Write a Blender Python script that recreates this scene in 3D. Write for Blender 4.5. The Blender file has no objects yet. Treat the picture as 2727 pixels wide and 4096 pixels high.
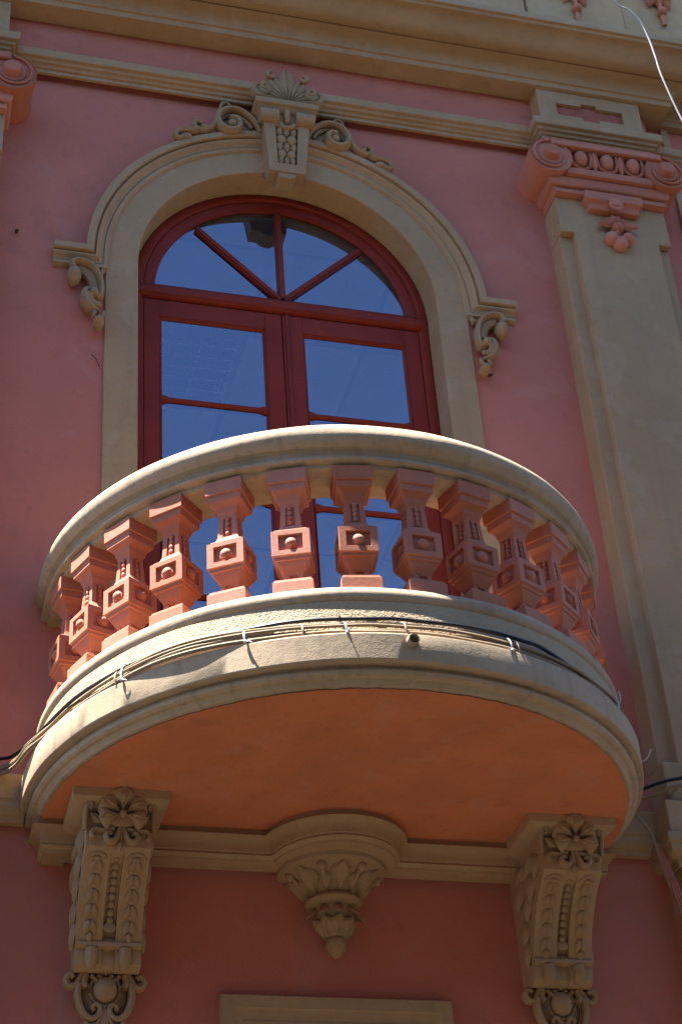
import bpy, bmesh, math, random
from math import sin, cos, pi, radians, sqrt, exp
from mathutils import Vector, Matrix, noise
random.seed(7)
S = bpy.context.scene
COL = S.collection

# ------------------------------------------------------------------ camera
CAM = Vector((-1.5082, -5.3706, -2.5426))
RIGHT = Vector((0.96576, -0.25150, -0.06368)).normalized()
yaw, pitch, roll, fpx = 0.300611, 0.618052, -0.078166, 7053.75
fw = Vector((sin(yaw)*cos(pitch), cos(yaw)*cos(pitch), sin(pitch)))
r0 = Vector((cos(yaw), -sin(yaw), 0)); u0 = r0.cross(fw)
rt = r0*cos(roll) + u0*sin(roll); up = -r0*sin(roll) + u0*cos(roll)
cd = bpy.data.cameras.new('camera'); cam = bpy.data.objects.new('camera', cd); COL.objects.link(cam)
cam.matrix_world = Matrix(((rt.x, up.x, -fw.x, CAM.x), (rt.y, up.y, -fw.y, CAM.y), (rt.z, up.z, -fw.z, CAM.z), (0, 0, 0, 1)))
cd.sensor_fit = 'VERTICAL'; cd.sensor_height = 36.0; cd.lens = fpx/4096*36.0
cd.clip_start = 0.05; cd.clip_end = 2000
S.camera = cam

# ------------------------------------------------------------------ sky, sun, exposure
SUN_EL, SUN_OUT = radians(72.3), radians(6)      # nearly along the wall, from the left
sd = Vector((-cos(SUN_OUT)*cos(SUN_EL), -sin(SUN_OUT)*cos(SUN_EL), sin(SUN_EL)))
W = bpy.data.worlds.new('World'); S.world = W; W.use_nodes = True
nt = W.node_tree; nt.nodes.clear()
sky = nt.nodes.new('ShaderNodeTexSky'); sky.sky_type = 'NISHITA'; sky.sun_disc = False
sky.sun_elevation = SUN_EL; sky.sun_rotation = math.atan2(sd.x, sd.y)
sky.altitude = 3600; sky.air_density = 1.0; sky.dust_density = 0.1; sky.ozone_density = 2.0
bg = nt.nodes.new('ShaderNodeBackground'); bg.inputs['Strength'].default_value = 0.072
wo = nt.nodes.new('ShaderNodeOutputWorld')
nt.links.new(sky.outputs[0], bg.inputs[0]); nt.links.new(bg.outputs[0], wo.inputs[0])
sl = bpy.data.lights.new('sun', 'SUN'); sl.energy = 5.0; sl.angle = radians(0.53); sl.color = (1.0, 0.968, 0.915)
so = bpy.data.objects.new('sun', sl); COL.objects.link(so)
so.rotation_euler = sd.to_track_quat('Z', 'Y').to_euler()
S.view_settings.view_transform = 'Standard'; S.view_settings.look = 'None'
S.view_settings.exposure = 2.55; S.view_settings.gamma = 1.0
S.view_settings.use_curve_mapping = False
S.render.engine = 'CYCLES'
S.cycles.max_bounces = 6; S.cycles.diffuse_bounces = 4

# ------------------------------------------------------------------ materials
def mat(name): 
    m = bpy.data.materials.new(name); m.use_nodes = True
    return m, m.node_tree, m.node_tree.nodes['Principled BSDF']
def N(t, typ, **kw):
    n = t.nodes.new(typ)
    for k, v in kw.items():
        if k in n.inputs: n.inputs[k].default_value = v
        else: setattr(n, k, v)
    return n
def ramp(t, src, p0, p1, c0=0.0, c1=1.0):
    n = N(t, 'ShaderNodeMapRange'); n.inputs[1].default_value = p0; n.inputs[2].default_value = p1
    n.inputs[3].default_value = c0; n.inputs[4].default_value = c1
    t.links.new(src, n.inputs[0]); return n.outputs[0]
def mixc(t, fac, a, b, mode='MIX'):
    n = t.nodes.new('ShaderNodeMix'); n.data_type = 'RGBA'; n.blend_type = mode
    for s, v in ((n.inputs[0], fac), (n.inputs[6], a), (n.inputs[7], b)):
        if hasattr(v, 'is_linked'): t.links.new(v, s)
        elif isinstance(v, tuple): s.default_value = (*v, 1) if len(v) == 3 else v
        else: s.default_value = v
    return n.outputs[2]
def paint(name, col, var=0.12, dirt=(0.12, 0.08, 0.05), dirt_amt=0.25, pale=(0.6, 0.55, 0.5), pale_amt=0.3,
          rough=0.75, bump=0.12, fine=220, big=2.5, spec=0.3, grain=0.0, streak=0.0, bump_dist=0.003, objvar=0.0, patch=0.0):
    m, t, b = mat(name)
    geo = N(t, 'ShaderNodeNewGeometry'); pos = geo.outputs['Position']
    n1 = N(t, 'ShaderNodeTexNoise', Scale=big, Detail=3.0, Roughness=0.6); t.links.new(pos, n1.inputs['Vector'])
    n2 = N(t, 'ShaderNodeTexNoise', Scale=big*9, Detail=4.0, Roughness=0.65); t.links.new(pos, n2.inputs['Vector'])
    n3 = N(t, 'ShaderNodeTexNoise', Scale=float(fine), Detail=1.0); t.links.new(pos, n3.inputs['Vector'])
    hi = tuple(min(1, c*(1+var)) for c in col); lo = tuple(c*(1-var) for c in col)
    c = mixc(t, ramp(t, n1.outputs[0], 0.32, 0.68), lo, hi)
    c = mixc(t, ramp(t, n2.outputs[0], 0.55, 0.8, 0, dirt_amt), c, dirt)
    n4 = N(t, 'ShaderNodeTexNoise', Scale=big*14, Detail=5.0, Roughness=0.7); t.links.new(pos, n4.inputs['Vector'])
    c = mixc(t, ramp(t, n4.outputs[0], 0.70, 0.78, 0, pale_amt), c, pale)
    if patch:
        n6 = N(t, 'ShaderNodeTexNoise', Scale=big*1.7, Detail=6.0, Roughness=0.55, Distortion=0.6); t.links.new(pos, n6.inputs['Vector'])
        c = mixc(t, ramp(t, n6.outputs[0], 0.575, 0.60, 0, patch), c, pale)
        n7 = N(t, 'ShaderNodeTexNoise', Scale=big*2.3, Detail=7.0, Roughness=0.6); t.links.new(pos, n7.inputs['Vector'])
        c = mixc(t, ramp(t, n7.outputs[0], 0.60, 0.68, 0, patch*1.3), c, dirt)
    if streak:
        mp = N(t, 'ShaderNodeMapping'); mp.inputs['Scale'].default_value = (26, 26, 1.3); t.links.new(pos, mp.inputs[0])
        n5 = N(t, 'ShaderNodeTexNoise', Scale=1.0, Detail=5.0); t.links.new(mp.outputs[0], n5.inputs['Vector'])
        c = mixc(t, ramp(t, n5.outputs[0], 0.52, 0.75, 0, streak), c, dirt)
    if objvar:
        oi = N(t, 'ShaderNodeObjectInfo'); hv = N(t, 'ShaderNodeHueSaturation'); t.links.new(c, hv.inputs['Color'])
        t.links.new(ramp(t, oi.outputs['Random'], 0, 1, 1-objvar, 1+objvar), hv.inputs['Value'])
        t.links.new(ramp(t, oi.outputs['Random'], 0, 1, 1+objvar*0.6, 1-objvar*0.6), hv.inputs['Saturation']); c = hv.outputs[0]
    t.links.new(c, b.inputs['Base Color'])
    b.inputs['Roughness'].default_value = rough; b.inputs['Specular IOR Level'].default_value = spec
    mx = N(t, 'ShaderNodeMath', operation='ADD'); t.links.new(n3.outputs[0], mx.inputs[0])
    ms = N(t, 'ShaderNodeMath', operation='MULTIPLY'); ms.inputs[1].default_value = 2.2
    t.links.new(n2.outputs[0], ms.inputs[0]); t.links.new(ms.outputs[0], mx.inputs[1]); h = mx.outputs[0]
    if grain:
        v = N(t, 'ShaderNodeTexVoronoi', Scale=190.0); t.links.new(pos, v.inputs['Vector'])
        mg = N(t, 'ShaderNodeMath', operation='MULTIPLY_ADD'); mg.inputs[1].default_value = -grain
        t.links.new(v.outputs['Distance'], mg.inputs[0]); t.links.new(h, mg.inputs[2]); h = mg.outputs[0]
    bp = N(t, 'ShaderNodeBump', Strength=bump, Distance=bump_dist); t.links.new(h, bp.inputs['Height'])
    t.links.new(bp.outputs[0], b.inputs['Normal'])
    return m
M = {}
M['wall'] = paint('pink_plaster', (0.55, 0.182, 0.122), var=0.07, dirt=(0.30, 0.11, 0.09), dirt_amt=0.35, pale=(0.55, 0.30, 0.26), pale_amt=0.3, bump=0.2, big=1.4, fine=160, patch=0.14)
M['tan'] = paint('tan_stone_paint', (0.425, 0.275, 0.142), var=0.08, dirt=(0.20, 0.14, 0.08), dirt_amt=0.35, pale=(0.62, 0.55, 0.45), pale_amt=0.25, bump=0.25, streak=0.14, patch=0.08)
M['tan_orn'] = paint('tan_ornament_paint', (0.370, 0.240, 0.125), var=0.07, dirt=(0.20, 0.13, 0.07), dirt_amt=0.3, bump=0.15)
M['slab'] = paint('weathered_slab_paint', (0.440, 0.328, 0.208), var=0.10, dirt=(0.17, 0.12, 0.08), dirt_amt=0.5, pale=(0.66, 0.60, 0.5), pale_amt=0.6, bump=0.13, streak=0.35, big=4, fine=260, bump_dist=0.004)
M['rough'] = paint('rough_render', (0.445, 0.330, 0.195), var=0.10, dirt=(0.20, 0.15, 0.10), dirt_amt=0.4, bump=0.36, grain=1.5, big=4, bump_dist=0.004)
M['terra'] = paint('terracotta_paint', (0.50, 0.185, 0.110), var=0.06, dirt=(0.34, 0.12, 0.07), dirt_amt=0.35, pale=(0.66, 0.42, 0.34), pale_amt=0.35, bump=0.12, big=7, streak=0.2, objvar=0.09)
M['soffit'] = paint('orange_soffit_paint', (0.62, 0.205, 0.088), var=0.10, dirt=(0.30, 0.10, 0.05), dirt_amt=0.3, pale=(0.60, 0.32, 0.22), pale_amt=0.5, bump=0.3, big=3.4, patch=0.16)
M['pavement'] = paint('stone_pavement', (0.038, 0.028, 0.020), var=0.12, dirt=(0.03, 0.022, 0.016), bump=0.3, big=1.5, fine=60)
M['street'] = paint('asphalt', (0.022, 0.018, 0.015), var=0.15, dirt=(0.035, 0.03, 0.03), bump=0.3, big=0.6, fine=40)
M['ochre'] = paint('ochre_stucco', (0.10, 0.078, 0.055), var=0.1, bump=0.2, big=0.7)
M['floor'] = paint('dark_floor_tiles', (0.13, 0.085, 0.06), var=0.15, bump=0.1)
M['room'] = paint('room_white', (0.55, 0.55, 0.55), var=0.03, dirt_amt=0.05, pale_amt=0.0, bump=0.02)
M['tile'] = paint('ceiling_tile', (0.80, 0.80, 0.78), var=0.03, dirt_amt=0.1, pale_amt=0.0, bump=0.05)

def simple(name, col, rough=0.5, spec=0.5, metal=0.0, bump=0.0, scale=60.0, var=0.0):
    m, t, b = mat(name)
    b.inputs['Roughness'].default_value = rough; b.inputs['Specular IOR Level'].default_value = spec; b.inputs['Metallic'].default_value = metal
    geo = N(t, 'ShaderNodeNewGeometry')
    n = N(t, 'ShaderNodeTexNoise', Scale=scale, Detail=4.0); t.links.new(geo.outputs['Position'], n.inputs['Vector'])
    c = mixc(t, ramp(t, n.outputs[0], 0.3, 0.7), tuple(x*(1-var) for x in col), tuple(min(1, x*(1+var)) for x in col))
    t.links.new(c, b.inputs['Base Color'])
    if bump:
        bp = N(t, 'ShaderNodeBump', Strength=bump, Distance=0.002); t.links.new(n.outputs[0], bp.inputs['Height']); t.links.new(bp.outputs[0], b.inputs['Normal'])
    return m
M['black'] = simple('black_cable_sheath', (0.010, 0.011, 0.015), 0.42, 0.35, var=0.2)
M['cable'] = simple('tan_painted_cable', (0.27, 0.195, 0.120), 0.7, 0.2, var=0.15, bump=0.2)
M['redcable'] = simple('terracotta_painted_cable', (0.36, 0.125, 0.085), 0.6, 0.3, var=0.15, bump=0.2)
M['white'] = simple('white_plastic', (0.55, 0.55, 0.56), 0.5, 0.3, var=0.05)
M['greywhite'] = simple('grey_white_cable', (0.42, 0.42, 0.43), 0.5, 0.3, var=0.05)
M['tie'] = simple('tan_painted_tie', (0.36, 0.27, 0.19), 0.6, 0.3, var=0.05)
M['rust'] = simple('rusty_iron', (0.14, 0.055, 0.03), 0.9, 0.1, var=0.4)
M['louvre'] = simple('louvre_metal', (0.6, 0.62, 0.66), 0.25, 0.5, 0.9, var=0.2)
# red gloss wood with chipped pale spots
def wood():
    m, t, b = mat('dark_red_gloss_wood')
    geo = N(t, 'ShaderNodeNewGeometry'); pos = geo.outputs['Position']
    n1 = N(t, 'ShaderNodeTexNoise', Scale=5.0, Detail=5.0); t.links.new(pos, n1.inputs['Vector'])
    n2 = N(t, 'ShaderNodeTexNoise', Scale=55.0, Detail=8.0, Roughness=0.7); t.links.new(pos, n2.inputs['Vector'])
    c = mixc(t, ramp(t, n1.outputs[0], 0.3, 0.7), (0.20, 0.025, 0.014), (0.25, 0.034, 0.019))
    c = mixc(t, ramp(t, n2.outputs[0], 0.735, 0.76, 0, 0.75), c, (0.5, 0.42, 0.4))
    t.links.new(c, b.inputs['Base Color']); b.inputs['Roughness'].default_value = 0.45; b.inputs['Specular IOR Level'].default_value = 0.12
    mp = N(t, 'ShaderNodeMapping'); mp.inputs['Scale'].default_value = (140, 140, 7); t.links.new(pos, mp.inputs[0])
    n3 = N(t, 'ShaderNodeTexNoise', Scale=1.0, Detail=3.0); t.links.new(mp.outputs[0], n3.inputs['Vector'])
    bp = N(t, 'ShaderNodeBump', Strength=0.15, Distance=0.002); t.links.new(n3.outputs[0], bp.inputs['Height']); t.links.new(bp.outputs[0], b.inputs['Normal'])
    return m
M['wood'] = wood()
def glass():
    m, t, b = mat('reflective_pane'); t.nodes.remove(b)
    out = [n for n in t.nodes if n.type == 'OUTPUT_MATERIAL'][0]
    g = N(t, 'ShaderNodeBsdfGlossy', Color=(0.62, 0.74, 1.0, 1), Roughness=0.012)
    tr = N(t, 'ShaderNodeBsdfTransparent', Color=(0.38, 0.41, 0.52, 1))
    geo = N(t, 'ShaderNodeNewGeometry')
    n = N(t, 'ShaderNodeTexNoise', Scale=1.6, Detail=1.0); t.links.new(geo.outputs['Position'], n.inputs['Vector'])
    bp = N(t, 'ShaderNodeBump', Strength=0.03, Distance=0.02); t.links.new(n.outputs[0], bp.inputs['Height']); t.links.new(bp.outputs[0], g.inputs['Normal'])
    fr = N(t, 'ShaderNodeFresnel', IOR=1.55)
    f = ramp(t, fr.outputs[0], 0.0, 1.0, 0.20, 1.0)
    mx = N(t, 'ShaderNodeMixShader'); t.links.new(f, mx.inputs[0]); t.links.new(tr.outputs[0], mx.inputs[1]); t.links.new(g.outputs[0], mx.inputs[2])
    t.links.new(mx.outputs[0], out.inputs[0]); return m
M['glass'] = glass()

# ------------------------------------------------------------------ mesh helpers
class MB:
    def __init__(s): s.v = []; s.f = []
    def add(s, vs, fs):
        o = len(s.v); s.v += [tuple(v) for v in vs]; s.f += [tuple(i+o for i in f) for f in fs]; return s
    def box(s, x0, x1, y0, y1, z0, z1):
        return s.add([(x0,y0,z0),(x1,y0,z0),(x1,y1,z0),(x0,y1,z0),(x0,y0,z1),(x1,y0,z1),(x1,y1,z1),(x0,y1,z1)],
                     [(0,3,2,1),(4,5,6,7),(0,1,5,4),(1,2,6,5),(2,3,7,6),(3,0,4,7)])
    def sweep(s, path, prof, elev=False, closed_prof=True, caps=True, jit=0.0):
        """path: 2-D points; prof: (offset to the right of the path, height). plan: (x,y)+z ; elevation: (x,z)+y"""
        n = len(path); k = len(prof); vs = []
        for i in range(n):
            p = Vector(path[i])
            d1 = (Vector(path[i])-Vector(path[i-1])).normalized() if i > 0 else None
            d2 = (Vector(path[i+1])-Vector(path[i])).normalized() if i < n-1 else None
            if d1 is None: d1 = d2
            if d2 is None: d2 = d1
            n1 = Vector((d1.y, -d1.x)); n2 = Vector((d2.y, -d2.x)); m = (n1+n2)/(1+n1.dot(n2))
            for q, (o, h) in enumerate(prof):
                w = p + m*o; j1 = j2 = 0
                if jit:
                    nv = noise.noise(Vector((w.x*3.1, w.y*3.1, q*0.37))); j1 = nv*jit; j2 = noise.noise(Vector((w.x*4.0+9, w.y*4.0, q*0.2)))*jit
                    w = w + m*j1
                vs.append((w.x, h, w.y) if elev else (w.x, w.y, h+j2))
        fs = []; kk = k if closed_prof else k-1
        for i in range(n-1):
            for j in range(kk):
                a = i*k+j; b = i*k+(j+1) % k
                fs.append((a, b, b+k, a+k) if not elev else (a, a+k, b+k, b))
        if caps and closed_prof:
            fs.append(tuple(range(k))); fs.append(tuple((n-1)*k+j for j in reversed(range(k))))
        return s.add(vs, fs)
    def lathe(s, cx, cy, prof, a0=0, a1=2*pi, seg=32):
        k = len(prof); vs = []; fs = []
        full = abs(a1-a0-2*pi) < 1e-6; n = seg if full else seg+1
        for i in range(n):
            a = a0+(a1-a0)*i/seg
            for r, z in prof: vs.append((cx+r*cos(a), cy+r*sin(a), z))
        for i in range(seg):
            for j in range(k-1):
                A = i*k+j; B = ((i+1) % n)*k+j
                fs.append((A, B, B+1, A+1))
        return s.add(vs, fs)
    def tube(s, pts, rad, nrm=Vector((0,-1,0)), flat=1.0, seg=8, caps=True):
        pts = [Vector(p) for p in pts]; n = len(pts); vs = []; fs = []
        for i, p in enumerate(pts):
            t = (pts[min(i+1, n-1)]-pts[max(i-1, 0)]).normalized()
            nn = nrm(i) if callable(nrm) else nrm
            side = t.cross(nn)
            if side.length < 1e-4: side = t.cross(Vector((1,0,0.3)))
            side.normalize(); u = side.cross(t).normalized()
            r = rad[i] if isinstance(rad, (list, tuple)) else rad
            for j in range(seg):
                a = 2*pi*j/seg; vs.append(p+side*(r*cos(a))+u*(r*flat*sin(a)))
        for i in range(n-1):
            for j in range(seg):
                a = i*seg+j; b = i*seg+(j+1) % seg; fs.append((a, b, b+seg, a+seg))
        if caps: fs.append(tuple(reversed(range(seg)))); fs.append(tuple((n-1)*seg+j for j in range(seg)))
        return s.add(vs, fs)
    def ell(s, c, rx, ry, rz, nu=14, nv=9):
        vs = [(c[0], c[1], c[2]+rz)]
        for i in range(1, nv):
            t = pi*i/nv
            for j in range(nu):
                a = 2*pi*j/nu; vs.append((c[0]+rx*sin(t)*cos(a), c[1]+ry*sin(t)*sin(a), c[2]+rz*cos(t)))
        vs.append((c[0], c[1], c[2]-rz)); fs = []
        for j in range(nu): fs.append((0, 1+j, 1+(j+1) % nu))
        for i in range(nv-2):
            for j in range(nu):
                a = 1+i*nu+j; b = 1+i*nu+(j+1) % nu; fs.append((a, a+nu, b+nu, b))
        l = len(vs)-1
        for j in range(nu): fs.append((l, l-nu+(j+1) % nu, l-nu+j))
        return s.add(vs, fs)
    def leaf(s, o, U, Nn, L, Wd, H, groove=0.35, curl=0.0, nt_=7, ns=8, pw=0.8, base=0.004, ribs=0):
        o = Vector(o); U = Vector(U).normalized(); Nn = Vector(Nn).normalized(); V = U.cross(Nn).normalized(); Nn = V.cross(U).normalized()
        vs = []
        for i in range(nt_+1):
            t = i/nt_; w = Wd*max(0.03, sin(pi*min(1, t*0.97+0.03)**pw))
            for j in range(ns+1):
                q = -1+2*j/ns
                h = H*(max(0, 1-abs(q)**2.4))*(0.35+0.65*sin(pi*min(1, 0.15+t*0.8)))
                h -= groove*H*exp(-(q/0.2)**2)*(1-0.5*t)
                if ribs: h += 0.25*H*abs(cos(q*ribs*pi))*(1-abs(q))
                vs.append(o+U*(L*t)+V*(w*q)+Nn*(h-base+curl*t*t))
        k = ns+1; fs = [(i*k+j, i*k+j+1, (i+1)*k+j+1, (i+1)*k+j) for i in range(nt_) for j in range(ns)]
        return s.add(vs, fs)
    def build(s, name, m, parent=None, bevel=0.0, angle=None, smooth=True, loc=None, recalc=True):
        if angle is None: angle = 30 if bevel else 35
        me = bpy.data.meshes.new(name); me.from_pydata(s.v, [], s.f); me.update()
        bm = bmesh.new(); bm.from_mesh(me)
        bmesh.ops.remove_doubles(bm, verts=bm.verts, dist=1e-5)
        if recalc: bmesh.ops.recalc_face_normals(bm, faces=bm.faces)
        if bevel:
            ed = [e for e in bm.edges if len(e.link_faces) == 2 and e.calc_face_angle(0) > radians(28)]
            bmesh.ops.bevel(bm, geom=ed, offset=bevel, segments=1, affect='EDGES', clamp_overlap=True, profile=0.6)
        bm.to_mesh(me); bm.free()
        if smooth:
            for p in me.polygons: p.use_smooth = True
            me.set_sharp_from_angle(angle=radians(angle))
            bm = bmesh.new(); bm.from_mesh(me)          # truly flat faces stay flat-shaded
            flat = [not any(len(e.link_faces) == 2 and radians(1.0) < e.calc_face_angle(0) < radians(angle) for e in f.edges) for f in bm.faces]
            bm.free()
            for p, fl_ in zip(me.polygons, flat):
                if fl_: p.use_smooth = False
        me.materials.append(M[m] if isinstance(m, str) else m)
        o = bpy.data.objects.new(name, me); COL.objects.link(o)
        if parent is not None: o.parent = parent
        if loc is not None: o.location = loc
        return o
def tag(o, label, cat, group=None, kind=None):
    if label: o['label'] = label
    if cat: o['category'] = cat
    if group: o['group'] = group
    if kind: o['kind'] = kind
    return o
def empty(name, loc=(0,0,0)):
    o = bpy.data.objects.new(name, None); COL.objects.link(o); o.location = loc; o.empty_display_size = 0.05; return o
def copy_tree(o, parent=None):
    c = o.copy(); COL.objects.link(c); inv_ = o.matrix_parent_inverse.copy(); c.parent = parent; c.matrix_parent_inverse = inv_
    for ch in list(o.children): copy_tree(ch, c)
    return c
def arc(cx, cy, r, a0, a1, n): return [(cx+r*cos(a0+(a1-a0)*i/n), cy+r*sin(a0+(a1-a0)*i/n)) for i in range(n+1)]
def catmull(P, n=6):
    P = [Vector(p) for p in P]; out = []
    for i in range(len(P)-1):
        a = P[max(i-1, 0)]; b = P[i]; c = P[i+1]; d = P[min(i+2, len(P)-1)]
        for k in range(n):
            t = k/n
            out.append(0.5*((2*b)+(c-a)*t+(2*a-5*b+4*c-d)*t*t+(3*b-a-3*c+d)*t**3))
    out.append(P[-1]); return out
def spiral(cx, cz, r0, r1, a0, a1, n=22):
    return [(cx+(r0+(r1-r0)*(i/n)**0.8)*cos(a0+(a1-a0)*i/n), cz+(r0+(r1-r0)*(i/n)**0.8)*sin(a0+(a1-a0)*i/n)) for i in range(n+1)]
def on_plane(P, y): return [(p[0], y, p[1]) for p in P]

WALL = -0.03        # wall face
GROUND = -4.15

# ------------------------------------------------------------------ street
m = MB(); m.add([(-300,-300,GROUND),(300,-300,GROUND),(300,300,GROUND),(-300,300,GROUND)], [(0,1,2,3)])
m.build('street', 'street')['kind'] = 'structure'
m = MB(); m.box(-60, 60, -3.2, 0.5, GROUND+0.004, GROUND+0.13); pv = m.build('pavement', 'pavement'); pv['kind'] = 'structure'

# street front across the road, behind the camera (shades the low sky, seen only as bounce light)
m = MB(); m.box(-40, 40, -16, -9.2, GROUND, 4.5); m.box(-40, 40, -16, -9.05, 4.5, 4.8)
for i in range(-12, 13):
    m.box(i*3.1-0.6, i*3.1+0.6, -9.26, -9.16, GROUND+0.9, GROUND+2.6); m.box(i*3.1-0.55, i*3.1+0.55, -9.26, -9.16, GROUND+4.2, GROUND+6.2)
m.build('street_front', 'ochre')['kind'] = 'structure'

# ------------------------------------------------------------------ facade wall
CORNER = -1.80
building = empty('building_facade', (0, 0, GROUND))
tag(building, 'terracotta pink plastered building front behind the curved balcony', 'building')
def bpart(mb, name, mt, **kw):
    o = mb.build(name, mt, None, **kw); o.parent = building; o.matrix_parent_inverse = Matrix.Translation((0, 0, -GROUND)); return o
m = MB()
ro = 0.70; zc = 2.61; ZT = 3.72
m.add([(CORNER,WALL,GROUND),(-ro,WALL,GROUND),(-ro,WALL,ZT),(CORNER,WALL,ZT)], [(0,1,2,3)])
m.add([(ro,WALL,GROUND),(3.2,WALL,GROUND),(3.2,WALL,ZT),(ro,WALL,ZT)], [(0,1,2,3)])
m.add([(-ro,WALL,GROUND),(ro,WALL,GROUND),(ro,WALL,0.33),(-ro,WALL,0.33)], [(0,1,2,3)])
A = arc(0, zc, ro, pi, 0, 40); vs = []; fs = []
for x, z in A: vs += [(x, WALL, z), (x, WALL, ZT)]
for i in range(40): fs.append((2*i, 2*i+2, 2*i+3, 2*i+1))
m.add(vs, fs)
m.add([(CORNER,WALL,GROUND),(CORNER,WALL,4.0),(CORNER,6,4.0),(CORNER,6,GROUND)], [(0,1,2,3)])
bpart(m, 'wall', 'wall', smooth=False)
FR = -0.09
m = MB(); m.box(CORNER+0.003, 1.84, FR, WALL+0.02, 3.70, 4.02); m.box(1.84, 3.2, WALL-0.004, WALL+0.02, 3.70, 4.2)
bpart(m, 'frieze', 'wall', smooth=False)
m = MB(); m.box(1.945, 1.985, WALL-0.02, WALL+0.02, 0.4, 4.1)
bpart(m, 'corner_strip', 'tan', bevel=0.003)
# upper storey (only its foot shows above the cornice)
m = MB(); m.box(CORNER+0.02, 1.31, -0.10, 0.3, 4.1, 8.0); m.box(1.318, 1.85, -0.112, 0.3, 4.1, 8.0); m.box(1.858, 3.2, -0.10, 0.3, 4.1, 8.0)
bpart(m, 'upper_wall', 'tan', bevel=0.002)
m = MB(); m.box(CORNER-0.2, 3.2, -0.6, 6, 8.0, 8.15)  # unseen roof slab, its eave overhang added to keep sun off the upper wall
bpart(m, 'shading_roof', 'tan')
# red relief drops on the upper storey
def festoon(x, z, label):
    e = empty('relief_festoon', (x, -0.112, z)); tag(e, label, 'ornament', 'red relief drops above the cornice')
    m = MB()
    for dx, dz in ((0, 0.16), (-0.045, 0.12), (0.045, 0.12)): m.ell((dx, -0.02, dz), 0.028, 0.03, 0.035)
    m.ell((0, -0.02, 0.0), 0.026, 0.03, 0.026); m.tube([(0,-0.01,-0.1),(0,-0.015,0.14)], 0.012)
    m.build('fruit', 'terra', e)
    for s in (-1, 0, 1):
        m = MB(); m.leaf((s*0.02, -0.005, 0.16), (s*0.35, 0, -1), (s*0.3, -1, 0), 0.12, 0.03, 0.035); m.build('leaf', 'terra', e)
    for k in range(4):
        m = MB(); m.leaf(((-1)**k*0.012, -0.01, 0.30), ((-1)**k*0.3*(1+k//2), -0.1, -1), (0, -1, 0), 0.12, 0.03, 0.03); m.build('leaf', 'terra', e)
festoon(1.585, 4.70, 'glossy red relief flower partly hidden by the cornice edge')
festoon(2.075, 4.80, 'long red relief drop with bud above cornice at top right corner')

# ------------------------------------------------------------------ cornice
cor = empty('cornice', (0, FR, 3.97)); tag(cor, 'long tan moulded cornice running across the top of the facade', 'cornice')
def under(parent, mb, name, mt, **kw):
    o = mb.build(name, mt, None, **kw); o.parent = parent; o.matrix_parent_inverse = Matrix.Translation(-parent.location); return o
def cv(y0, z0, y1, z1, kind, n=7):
    out = []
    for i in range(n+1):
        t = i/n; 
        if kind == 'cove': a = t*pi/2; out.append((y0+(y1-y0)*(1-cos(a)), z0+(z1-z0)*sin(a)))
        elif kind == 'ovolo': a = t*pi/2; out.append((y0+(y1-y0)*sin(a), z0+(z1-z0)*(1-cos(a))))
        else: out.append((y0+(y1-y0)*t, z0+(z1-z0)*(t-sin(2*pi*t)*0.16)))
    return out
prof = [(0.0, 4.14), (0.0, 3.97), (0.105, 3.97), (0.107, 3.998), (0.118, 4.002)] + cv(0.118, 4.004, 0.172, 4.058, 'cove') + [(0.186, 4.060), (0.187, 4.14)]
m = MB(); m.sweep([(CORNER, 3.0), (CORNER, FR), (1.84, FR), (1.84, 0.03), (3.3, 0.03)], prof)
under(cor, m, 'bed_moulding', 'tan', bevel=0.0015)
prof = [(0.05, 4.35), (0.05, 4.072), (0.205, 4.072)] + [(p[0], p[1]) for p in cv(0.208, 4.058, 0.335, 4.120, 'cyma', 10)] + [(0.340, 4.124), (0.342, 4.132), (0.356, 4.136), (0.359, 4.172), (0.352, 4.177)]
m = MB(); m.sweep([(CORNER, 3.0), (CORNER, FR), (3.3, FR)], prof, jit=0.0015)
under(cor, m, 'corona', 'tan', bevel=0.0012)

# ------------------------------------------------------------------ architrave
ap = [(0.0, 3.755), (0.0, 3.655), (0.014, 3.657), (0.016, 3.672), (0.026, 3.675), (0.030, 3.688), (0.042, 3.691), (0.046, 3.704), (0.056, 3.707), (0.062, 3.712), (0.064, 3.748), (0.062, 3.755)]
AB = -0.058
m = MB(); PX0, PX1 = 1.262, 1.792
m.sweep([(CORNER+0.004, 0.5), (CORNER+0.004, AB-0.072), (-PX0, AB-0.072), (-PX0, AB), (PX0, AB), (PX0, AB-0.072), (PX1, AB-0.072), (PX1, AB), (3.2, AB)], ap)
o = m.build('architrave', 'tan', bevel=0.0012)
tag(o, 'narrow stepped tan architrave band passing behind the keystone', 'moulding')

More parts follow.
